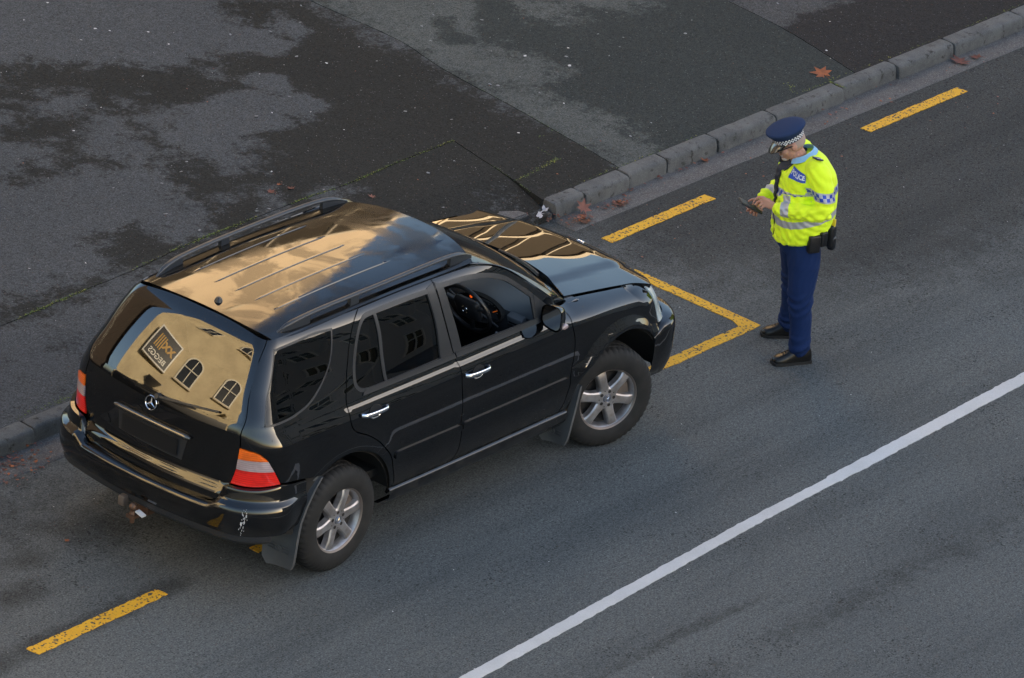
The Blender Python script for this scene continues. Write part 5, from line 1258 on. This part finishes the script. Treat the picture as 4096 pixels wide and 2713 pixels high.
# open front showing the dark vest, zip edges
rows = []
for t in np.linspace(0, 1, 40):
    z = 1.53-.42*t; hw = .062*(1-t)**.8+.008; cy = -.045+.035*t; rows.append([(.3, cy+hw*k, z) for k in np.linspace(-1, 1, 13)])
patch('vest', rows, (-1, 0, 0), M_VEST, .008, jk)
bm = bmesh.new(); pts = [on_jacket((.3, -.045+.035*t+(.062*(1-t)**.8+.010), 1.53-.42*t), (-1, 0, 0), .006)[0] for t in np.linspace(0, 1, 16)]+[on_jacket((.3, .0, z), (-1, 0, 0), .004)[0] for z in (1.06, 1.0, .94, .90)]
add_tube(bm, pts, .004, 5); bobj('zip', bm, M_BLK, jk)
# POLICE patch on the left breast
dv = Vector((-.62, -.78, 0)).normalized(); tg_ = Vector((-.78, .62, 0)); ctr = Vector((.135, .185, 1.425))
rows = [[tuple(ctr+tg_*(-.068+.136*j/16)+Vector((0, 0, .027-.054*i/8))) for j in range(17)] for i in range(9)]
pt = patch('police_patch', rows, dv, simple('patch_blue', (.02, .07, .40), .5), .005, jk)
me = text_mesh('POLICE', .036, .0, .0010); V = [v.co.copy() for v in me.vertices]; F = [tuple(p.vertices) for p in me.polygons]
V2 = [on_jacket(tuple(ctr+tg_*v.x+Vector((0, 0, v.y))), dv, .009)[0] for v in V]; bpy.data.meshes.remove(me)
mobj('patch_lettering', V2, F, simple('patch_silver', (.62, .64, .68), .5), pt, smooth=False)
# pocket flap under it
rows = [[tuple(Vector((.135, .185, 1.352))+tg_*(-.055+.11*j/6)+Vector((0, 0, .020-.040*i/3))) for j in range(7)] for i in range(4)]
patch('pocket_flap', rows, dv, s.m, .007, jk)
# shoulder slide
p, n = on_jacket((-.015, .150, 1.52), (0, 0, -1), .004); a_ = Vector((0, 1, 0))-n*n.y; a_.normalize(); b_ = n.cross(a_)
bm = bmesh.new(); add_box(bm, (0, 0, 0), (.050, .026, .005), bevel=.003); bmesh.ops.transform(bm, matrix=Matrix.Translation(p) @ Matrix((a_, b_, n)).transposed().to_4x4(), verts=bm.verts); ep = bobj('shoulder_slide', bm, M_NAVY, jk)
bm = bmesh.new(); add_box(bm, (.034, 0, .006), (.008, .018, .001)); add_box(bm, (-.028, .0, .006), (.004, .022, .001)); bmesh.ops.transform(bm, matrix=Matrix.Translation(p) @ Matrix((a_, b_, n)).transposed().to_4x4(), verts=bm.verts); bobj('slide_number', bm, simple('badge_silver', (.5, .53, .58), .4), ep, smooth=False)
# chest radio on the far side
p, n = on_jacket((.3, -.115, 1.435), (-1, 0, 0), .012); bm = bmesh.new(); add_box(bm, p+Vector((.012, 0, 0)), (.018, .028, .042), bevel=.008); rd_ = bobj('radio_microphone', bm, M_BLK, jk)
bm = bmesh.new(); add_box(bm, p+Vector((.030, .005, .030)), (.002, .012, .003)); bobj('radio_light', bm, simple('radio_blue', (.03, .25, .6), .4), rd_, smooth=False)
# cuffs: dark opening rims
# ---- shirt collar
bm = bmesh.new(); NB_ = 26
cr0 = []; cr1 = []; cr2 = []
for k in range(NB_+1):
    a = R(28)+(2*math.pi-R(56))*k/NB_; ca, sa = math.cos(a), math.sin(a); b = (1-ca)/2
    cr0.append(bm.verts.new((.045+.098*ca, .094*sa, 1.478+.060*b))); cr1.append(bm.verts.new((.058+.080*ca, .077*sa, 1.518+.068*b-.012*(1-b)))); cr2.append(bm.verts.new((.050+.106*ca, .104*sa, 1.478+.082*b-.012*(1-b))))
for k in range(NB_):
    bm.faces.new((cr0[k], cr0[k+1], cr1[k+1], cr1[k])); bm.faces.new((cr1[k], cr1[k+1], cr2[k+1], cr2[k]))
bobj('shirt_collar', bm, simple('pale_blue_shirt', (.25, .47, .68), .75), person)
rows = None
# ---- trousers
bm = bmesh.new()
tors(bm, [(.80, 0, .135, .165), (.86, -.005, .150, .182), (.95, 0, .160, .190), (1.0, 0, .155, .185)])
limb(bm, [(-.01, .088, .86), (-.022, .122, .70), (-.008, .176, .49), (-.030, .200, .28), (-.032, .212, .15), (-.030, .213, .125)], [.124, .116, .088, .078, .079, .084])
limb(bm, [(-.01, -.092, .86), (-.040, -.130, .70), (-.062, -.178, .49), (-.080, -.200, .28), (-.083, -.210, .15), (-.083, -.210, .120)], [.122, .112, .086, .077, .078, .083])
def tfold(c):
    x, y, z = [float(q) for q in c]
    d = .004*noise.noise((x*9, y*9, z*4)); k = math.exp(-((z-.46)/.09)**2)+math.exp(-((z-.13)/.08)**2)*1.2
    d += .016*k*noise.noise((x*8+3, y*8, z*17))+.006*k*math.sin((z*1.6+x*.8+y*.5)*60+4*noise.noise((x*6, y*6, z*6))); d += .010*math.exp(-((z-.80)/.1)**2)*noise.noise((x*11, y*11, z*9))
    return d
tr, _t = remeshed('trousers', bm, .0085, 3, NT('navy_trousers').bs(color=(.0066, .0205, .077), rough=.85, spec=.2), person, tfold)
# cut the hems open on the shoes: shoes
M_SHOE = simple('black_shoe_leather', (.007, .0068, .0065), .30, spec=.35)
def shoe(f0, l0, yaw):
    secs = [(-.128, .032, .080, .0), (-.120, .041, .125, 0), (-.075, .046, .150, 0), (-.015, .046, .150, 0), (.03, .046, .112, 0), (.075, .051, .082, 0), (.12, .051, .070, 0), (.150, .041, .058, 0), (.165, .022, .042, 0)]
    bm = bmesh.new(); rings = []
    for x, w_, h, z0 in secs:
        rings.append([bm.verts.new((x, w_*math.copysign(abs(math.cos(a))**.7, math.cos(a)), .022+(h-.022)*max(0, math.sin(a))**.8 if math.sin(a) > 0 else .022-.004*abs(math.sin(a)))) for a in np.linspace(0, 2*math.pi, 17)[:-1]])
    for i in range(len(rings)-1):
        for k in range(16): bm.faces.new((rings[i][k], rings[i][(k+1) % 16], rings[i+1][(k+1) % 16], rings[i+1][k]))
    bm.faces.new(rings[0]); bm.faces.new(rings[-1][::-1])
    so_ = bobj('shoe', bm, M_SHOE, person); so_.location = (f0, l0, 0); so_.rotation_euler = (0, 0, yaw)
    md = so_.modifiers.new('sub', 'SUBSURF'); md.levels = 1; md.render_levels = 1
    bm = bmesh.new(); poly = [(x*1.03, w_*1.06) for x, w_, h, z in secs]+[(x*1.03, -w_*1.06) for x, w_, h, z in secs[::-1]]
    add_prism(bm, poly, .002, .024); bobj('shoe_sole', bm, simple('rubber_sole', (.010, .010, .010), .7), so_, smooth=False)
    for k in range(4):
        bm = bmesh.new(); x = .035+k*.018; add_tube(bm, [(x, -.024, .100-k*.008), (x, 0, .113-k*.009), (x, .024, .100-k*.008)], .0028, 5); bobj('shoe_lace', bm, M_BLK, so_)
shoe(-.005, .215, R(8)); shoe(-.055, -.215, R(-6))
# ---- belt and pouches
bm = bmesh.new(); ring = []
for h in (.955, 1.005): ring.append([bm.verts.new((-.002+.168*math.cos(a), .196*math.sin(a), h)) for a in np.linspace(0, 2*math.pi, 41)[:-1]])
for k in range(40): bm.faces.new((ring[0][k], ring[0][(k+1) % 40], ring[1][(k+1) % 40], ring[1][k]))
belt = bobj('duty_belt', bm, M_BLK, person)
def pouch(c, h, rz, nm_, mat=M_BLK, bev=.012, parent=None): bm = bmesh.new(); add_box(bm, c, h, Matrix.Rotation(rz, 4, 'Z'), bevel=bev, seg=3); return bobj(nm_, bm, mat, parent or belt)
pouch((-.045, .212, .925), (.046, .024, .066), R(10), 'belt_pouch'); pouch((-.11, .19, .955), (.030, .03, .055), R(28), 'belt_pouch'); 
hs = pouch((-.185, .135, .955), (.036, .034, .085), R(50), 'holster', bev=.02); pouch((-.195, .15, 1.035), (.012, .012, .05), R(50), 'taser_grip', simple('taser_yellow', (.7, .5, .02), .5), .004, hs)
pouch((-.20, .145, .90), (.028, .026, .05), R(50), 'radio_case', bev=.016)
# ---- cap
def cap_ring(prof, n=48):
    bm = bmesh.new(); rings = []
    for r, h in prof: rings.append([bm.verts.new(H(-.004+r*1.06*math.cos(a), r*.93*math.sin(a), h+.10*max(0, r-.103)*math.cos(a)*2.2)) for a in np.linspace(0, 2*math.pi, n+1)[:-1]])
    return bm, rings
bm, rg = cap_ring([(.098, .038), (.101, .042), (.103, .078), (.107, .084), (.119, .097), (.131, .111), (.137, .122), (.1355, .131), (.125, .139), (.09, .149), (.04, .152), (.002, .153)])
for i in range(len(rg)-1):
    for k in range(48): bm.faces.new((rg[i][k], rg[i][(k+1) % 48], rg[i+1][(k+1) % 48], rg[i+1][k]))
bm.faces.new(rg[0][::-1]); bm.faces.new(rg[-1])
capo = bobj('peaked_cap', bm, NT('cap_blue').bs(color=(.019, .036, .090), rough=.85, spec=.2), person, sharp=60)
bm, rg = cap_ring([(.1035, .046), (.1045, .056), (.1055, .066), (.1060, .076)], 60)
mats_ = [simple('check_black', (.008, .008, .010), .6), simple('check_white', (.72, .72, .74), .6)]
for i in range(3):
    for k in range(60): f = bm.faces.new((rg[i][k], rg[i][(k+1) % 60], rg[i+1][(k+1) % 60], rg[i+1][k])); f.material_index = (i+k) % 2
bobj('chequered_band', bm, None, capo, mats=mats_)
bm = bmesh.new(); A = []; B = []
for k in range(17):
    a = R(-68+136*k/16); A.append(bm.verts.new(H(-.004+.1085*math.cos(a), .0955*math.sin(a), .044))); q = math.cos(a*1.32) if abs(a) < R(68) else 0
    B.append((H(-.004+(.109+.062*max(0, q)**.8)*math.cos(a), (.0955+.030*max(0, q))*math.sin(a), .042-.046*max(0, q)**.9)))
M1 = [bm.verts.new(A[k].co.lerp(B[k], .5)+UH*.007) for k in range(17)]; B1 = [bm.verts.new(b) for b in B]; B2 = [bm.verts.new(b-UH*.003) for b in B]
for k in range(16):
    for P0, P1 in ((A, M1), (M1, B1), (B1, B2)): bm.faces.new((P0[k], P0[k+1], P1[k+1], P1[k]))
bobj('cap_peak', bm, simple('peak_gloss_black', (.008, .008, .008), .2, coat=1.), capo)
bm = bmesh.new(); ell(bm, H(.048, .093, .046), (.007, .004, .007), HR, 10, 6); bobj('cap_button', bm, M_CHROME, capo)
bm = bmesh.new(); ell(bm, H(.107, 0, .072), (.006, .014, .018), HR, 10, 8); bobj('cap_badge', bm, M_CHROME, capo)
# ---- glasses, hair, beard
bm = bmesh.new()
for s_ in (1, -1):
    add_tube(bm, [H(-.004, s_*.084, .012), H(.05, s_*.078, .012), H(.092, s_*.066, .008)], .0042, 6)
    add_tube(bm, [H(.096-.004*abs(math.cos(a)), s_*(.036+.028*math.cos(a)), -.002+.016*math.sin(a)) for a in np.linspace(0, 2*math.pi, 19)[:-1]], .0026, 5, closed=True)
add_tube(bm, [H(.098, -.010, .004), H(.101, 0, .006), H(.098, .010, .004)], .0022, 5)
bobj('glasses', bm, simple('dark_frame', (.02, .012, .01), .3), person)
bm = bmesh.new(); ell(bm, H(.066, 0, -.092), (.030, .031, .022), HR); ell(bm, H(.086, 0, -.062), (.012, .026, .010), HR); bobj('beard', bm, simple('grey_beard', (.42, .36, .32), .9), body)
bm = bmesh.new(); ell(bm, H(-.022, 0, .012), (.0925, .0795, .085), HR, 20, 12)
geom = [v for v in bm.verts if (v.co-HC).dot(FH) > -.005 or (v.co-HC).dot(UH) < -.035]; bmesh.ops.delete(bm, geom=geom, context='VERTS'); bobj('hair', bm, simple('cropped_grey_hair', (.36, .27, .23), .8), body)
bm = bmesh.new(); add_tube(bm, [Vector((.346+.0*k, .074, 1.152))+Vector((.0105*math.cos(a)*.5, .0105*math.sin(a), .0105*math.cos(a))) for k, a in enumerate(np.linspace(0, 2*math.pi, 13)[:-1])], .002, 5, closed=True, ref=Vector((1, 0, 0))); bobj('ring', bm, simple('gold_ring', (.7, .45, .12), .25, 1.), person)
# ---- tablet held in the right hand
tb_ = empty('tablet', (0, 0, 0), label='small dark tablet held in the hands of the police officer', category='tablet')
ax_ = Vector((.155, 0, .082)).normalized(); nn = Vector((-ax_.z, 0, ax_.x)); Mt = Matrix.Translation((5.035, -.735, 0)) @ Matrix.Rotation(PR, 4, 'Z') @ Matrix.Translation((.385, .003, 1.127)) @ Matrix((ax_, Vector((0, 1, 0)), nn)).transposed().to_4x4()
tb_.matrix_world = Mt
bm = bmesh.new(); add_box(bm, (0, 0, 0), (.090, .050, .008), bevel=.006, seg=3); bobj('case', bm, simple('tablet_case', (.012, .013, .014), .45), tb_)
bm = bmesh.new(); add_box(bm, (.004, 0, .0081), (.074, .041, .0006)); bobj('screen', bm, simple('tablet_screen', (.03, .034, .032), .4, spec=.2), tb_, smooth=False)
# ================================================================== LEAVES, MOSS, LITTER
def leaf_mesh(size, seed, curl=.25):
    rnd = random.Random(seed); lobes = [(-150, .45), (-118, .30), (-92, .72), (-62, .42), (-48, .88), (-20, .50), (0, 1.0), (20, .50), (48, .88), (62, .42), (92, .72), (118, .30), (150, .45)]
    rim = [(R(a+rnd.uniform(-5, 5)), r*size*rnd.uniform(.88, 1.08)) for a, r in lobes]
    bm = bmesh.new(); c = bm.verts.new((-.25*size, 0, 0)); mid = []; out = []
    k1, k2 = rnd.uniform(.3, 1.)*curl, rnd.uniform(-.6, .8)*curl
    def z(x, y): return (k1*(x*x*.6+y*y)/size+k2*x*y/size*.8)+.02*size*rnd.random()+.003
    for a, r in rim:
        x, y = r*math.cos(a)-.2*size, r*math.sin(a); out.append(bm.verts.new((x, y, z(x, y)))); mid.append(bm.verts.new((x*.5-.1*size, y*.5, z(x*.5, y*.5)*.8)))
    n = len(rim)
    for i in range(n-1):
        bm.faces.new((c, mid[i], mid[i+1])); bm.faces.new((mid[i], out[i], out[i+1], mid[i+1]))
    add_tube(bm, [(-.25*size, 0, .004), (-.7*size, .05*size, .008+.05*size), (-1.0*size, .12*size, .006)], .012*size+.0006, 4)
    return bm
def leaf_mat(name, c0, c1):
    s = NT(name); o = s.obj(); return s.bs(color=s.mix(s.ramp(s.noise(o, 22, 4), .3, .7), c0, c1), rough=.65)
M_L = [leaf_mat('leaf_orange', (.33, .095, .028), (.20, .060, .020)), leaf_mat('leaf_dusky', (.24, .085, .058), (.15, .055, .036)), leaf_mat('leaf_red_brown', (.16, .045, .026), (.09, .03, .018)), leaf_mat('leaf_brown', (.11, .040, .018), (.06, .025, .013))]
def leaf(x, y, z, size, m, rot, label, tilt=(0, 0), curl=.25, seed=0, nrm=None):
    o = bobj('fallen_leaf', leaf_mesh(size, seed, curl), M_L[m], smooth=True, sharp=60, recalc=False, label=label, category='leaf', group='fallen leaves'); o.location = (x, y, z); o.rotation_euler = (R(tilt[0]), R(tilt[1]), rot) if nrm is None else (Vector(nrm).to_track_quat('Z', 'Y').to_matrix().to_4x4() @ Matrix.Rotation(rot, 4, 'Z')).to_euler(); return o
leaf(9.10, 2.02, .133, .125, 0, 2.3, 'large orange plane leaf lying on the kerb edge beside the mossy joint', (0, 0), .12, 1, (-.22, -.18, .95))
leaf(5.70, 1.665, .062, .095, 1, 1.2, 'dusky pink leaf leaning against the first kerb stone', (0, 0), .12, 2, (-.25, -.75, .6))
leaf(7.20, 1.69, .014, .062, 0, 1.2, 'small orange leaf alone in the middle of the gutter', (8, 5), .6, 3)
leaf(10.45, 1.62, .014, .125, 2, .3, 'dark red leaf lying in the gutter at the upper right', (5, 0), .3, 4)
leaf(10.63, 1.60, .014, .080, 2, 1.9, 'smaller dark red leaf touching the large one at the upper right gutter', (0, 8), .4, 5)
leaf(6.05, 1.60, .012, .085, 3, .4, 'flattened brown leaf crumbling in the gutter near the kerb end', (0, 0), .1, 6)
leaf(5.60, 1.56, .012, .085, 3, 2.0, 'flattened brown leaf on the end of the gutter beside the bonnet', (0, 0), .1, 7)
leaf(3.94, 3.207, .122, .055, 2, .2, 'leftmost small brown leaf on the footpath above the car roof', (6, 0), .5, 8)
leaf(4.10, 3.16, .122, .050, 2, 1.4, 'right small brown leaf on the footpath above the car roof', (0, 9), .5, 9)
leaf(4.08, 3.26, .122, .028, 0, 2.4, 'tiny orange leaf scrap above the pair on the footpath', (0, 0), .5, 10)
leaf(4.47, 2.69, .122, .045, 1, .9, 'pale curled leaf scrap on the footpath beside the roof rail', (10, 0), .6, 11)
leaf(12.05, 1.66, .016, .12, 0, 1.0, 'orange leaf at the right edge of the frame in the gutter', (10, 0), .4, 12)
leaf(2.40, -.47, 1.200, .055, 2, 1.0, 'brown leaf caught at the base of the windscreen wiper', (25, 20), .5, 13).location = (2.52, -.30, 1.205)
leaf(-1.05, .50, .006, .03, 0, .4, 'tiny orange leaf scrap on the road below the tow bar', (0, 0), .5, 14)
def bits(name, items, mats, parent=None, **props):
    """many tiny flakes in one mesh; items: (x, y, z, size, material index)"""
    V = []; F = []; mi = []
    for (x, y, z, sz, m) in items:
        n = random.choice((4, 5, 6)); a0 = random.random()*6.3; b = len(V); tz = random.uniform(-.5, .5)*sz; el_ = random.uniform(.45, 1.)
        for k in range(n):
            a = a0+2*math.pi*k/n; r = sz*random.uniform(.6, 1.15); px, py = r*math.cos(a), el_*r*math.sin(a); V.append((x+px*math.cos(a0)-py*math.sin(a0), y+px*math.sin(a0)+py*math.cos(a0), z+abs(tz)*.6+tz*math.cos(a)*.6+.0015))
        V.append((x, y, z+abs(tz)*.6+sz*.22)); 
        for k in range(n): F.append((b+k, b+(k+1) % n, b+n)); mi.append(m)
    return mobj(name, V, F, None, parent, smooth=False, mats=mats, mi=mi, **props)
def gz(x, y): return .122 if y > 1.88 else (.012 if y > 1.5 else .003)
it = []
for cx, cy, sx_, sy_, n in ((5.42, 1.86, .07, .10, 150), (5.58, 1.60, .07, .04, 60), (6.05, 1.62, .08, .03, 50), (7.0, 1.70, .5, .03, 14), (9.0, 1.60, .9, .06, 18), (-.55, 1.50, .16, .09, 140), (-.85, 1.40, .2, .1, 60), (6.3, 1.84, .02, .06, 16), (6.33, 1.78, .015, .05, 14)):
    for k in range(n):
        x, y = random.gauss(cx, sx_), random.gauss(cy, sy_); it.append((x, y, (.03 if abs(cx-5.42) < .01 else gz(x, min(y, 1.7)))+random.random()*.012, random.uniform(.006, .022), random.choice((0, 1, 2, 2, 3))))
for k in range(70): x, y = random.uniform(5.3, 11.5), random.uniform(.8, 1.7); it.append((x, y, gz(x, y), random.uniform(.004, .012), random.choice((0, 1, 2))))
for k in range(60): x, y = random.uniform(1, 11), random.uniform(2, 7); it.append((x, y, .122, random.uniform(.004, .011), random.choice((0, 1, 2, 3))))
bits('leaf_litter', it, M_L, kind='stuff', label='crumbled brown leaf fragments along the gutter and footpath', category='leaf litter')
# pale specks of grit and chewing gum
M_SP = [simple('speck_white', (.62, .60, .58), .8), simple('speck_grey', (.22, .22, .22), .8)]
sp = [(5.214, 6.04), (5.44, 5.842), (4.9, 6.046), (5.387, 5.576), (5.154, 6.138), (5.285, 4.013), (5.032, 4.181), (4.069, 5.049), (3.589, 4.876), (1.957, 3.203), (1.576, 3.389), (6.096, 4.569), (5.517, 4.745), (4.833, 6.596), (5.231, 3.631), (4.21, 3.45), (6.546, 4.628), (5.236, 6.728), (6.986, 2.915), (7.599, 3.362), (7.872, 3.597), (7.467, 3.704), (6.259, 2.767), (9.52, 2.283), (10.036, 2.64)]
it = [(x, y, .1225, random.uniform(.008, .016), 0) for x, y in sp]
for k in range(320): it.append((random.uniform(.5, 12), random.uniform(2.0, 7.2), .1225, random.uniform(.002, .0055), 0 if random.random() < .6 else 1))
for k in range(60): it.append((random.uniform(3, 10), random.uniform(2.1, 5.5), .1222, random.uniform(.010, .022), 1))
for k in range(420): it.append((random.uniform(-3, 11), random.uniform(-4.5, 1.4), .001, random.uniform(.002, .0065), 0 if random.random() < .45 else 1))
bits('grit_specks', it, M_SP, kind='stuff', label='pale specks of grit scattered over the asphalt', category='grit')
# moss in the joints
M_MOSS = [simple('moss_green', (.10, .15, .025), .95), simple('moss_dark', (.035, .05, .015), .95), simple('moss_yellow', (.20, .20, .04), .95)]
it = []
def moss_line(pts, dens, w_, mix):
    P = crom(pts, .01)
    for p in P:
        c = noise.noise((p[0]*2.2, p[1]*2.2, 5))+.45
        for k in range(dens):
            if random.random() < c: it.append((p[0]+random.gauss(0, w_*.6), p[1]+random.gauss(0, w_), .1215, random.uniform(.003, .009), random.choice(mix)))
moss_line([(.3, 2.845), (1.7, 2.905), (2.756, 2.97), (3.55, 2.977), (4.14, 2.974), (4.47, 2.955), (5.14, 2.985), (5.752, 2.985)], 3, .010, (0, 0, 1, 2))
moss_line([(5.48, 2.0), (5.56, 2.25), (5.625, 2.51)], 2, .008, (0, 1, 1))
moss_line([(5.58, 2.2), (5.88, 2.24), (6.12, 2.27)], 5, .012, (0, 1, 2)); moss_line([(6.12, 2.27), (6.21, 2.58), (6.54, 2.64)], 1, .008, (0, 1))
moss_line([(6.45, 2.25), (6.62, 3.13), (6.75, 3.94)], 1, .006, (1, 1, 0))
moss_line([(5.8, 1.885), (6.4, 1.885), (7.6, 1.885)], 1, .007, (0, 1, 1, 2)); moss_line([(8.7, 1.89), (9.05, 1.895), (9.15, 1.90), (10, 1.885), (12, 1.885)], 1, .008, (0, 2, 1))
moss_line([(9.03, 1.74), (9.03, 1.88)], 8, .012, (0, 2, 1)); moss_line([(8.62, 1.93), (8.72, 2.05)], 2, .03, (2, 2, 0)); moss_line([(-.2, 1.80), (.4, 1.79)], 2, .02, (0, 1))
bits('moss', it, M_MOSS, kind='stuff', label='green moss growing along the footpath joints and kerb', category='moss')
# scrap of white paper and broken concrete at the kerb end
bm = bmesh.new(); N_ = 7
g = [[bm.verts.new((.15*(i/(N_-1)-.5), .045*(j/4-.5)*(1 if i != 3 else .4), .03*noise.noise((i*.9, j*.9, 2))+.016*math.sin(i*1.3)+.03)) for j in range(5)] for i in range(N_)]
for i in range(N_-1):
    for j in range(4):
        if (i, j) not in ((1, 0), (2, 0), (4, 3)): bm.faces.new((g[i][j], g[i+1][j], g[i+1][j+1], g[i][j+1]))
o = bobj('crumpled_paper', bm, simple('crumpled_white', (.50, .48, .50), .6), smooth=False, label='crumpled white wrapper among dead leaves at the end of the kerb', category='litter'); o.location = (5.37, 1.80, .03); o.rotation_euler = (.2, -.1, .35)
bm = bmesh.new(); add_prism(bm, [(0, 0), (.27, .02), (.24, .10), (.10, .17), (-.02, .09)], -.04, .03, bevel=.01)
for v in bm.verts: v.co.z += .012*noise.noise(v.co*14); v.co.x += .008*noise.noise(v.co*11)
o = bobj('concrete_chunk', bm, M_GUT, smooth=False, label='grey wedge of broken concrete behind the far edge of the bonnet', category='concrete'); o.location = (5.02, 1.86, .03); o.rotation_euler = (0, 0, -.1)
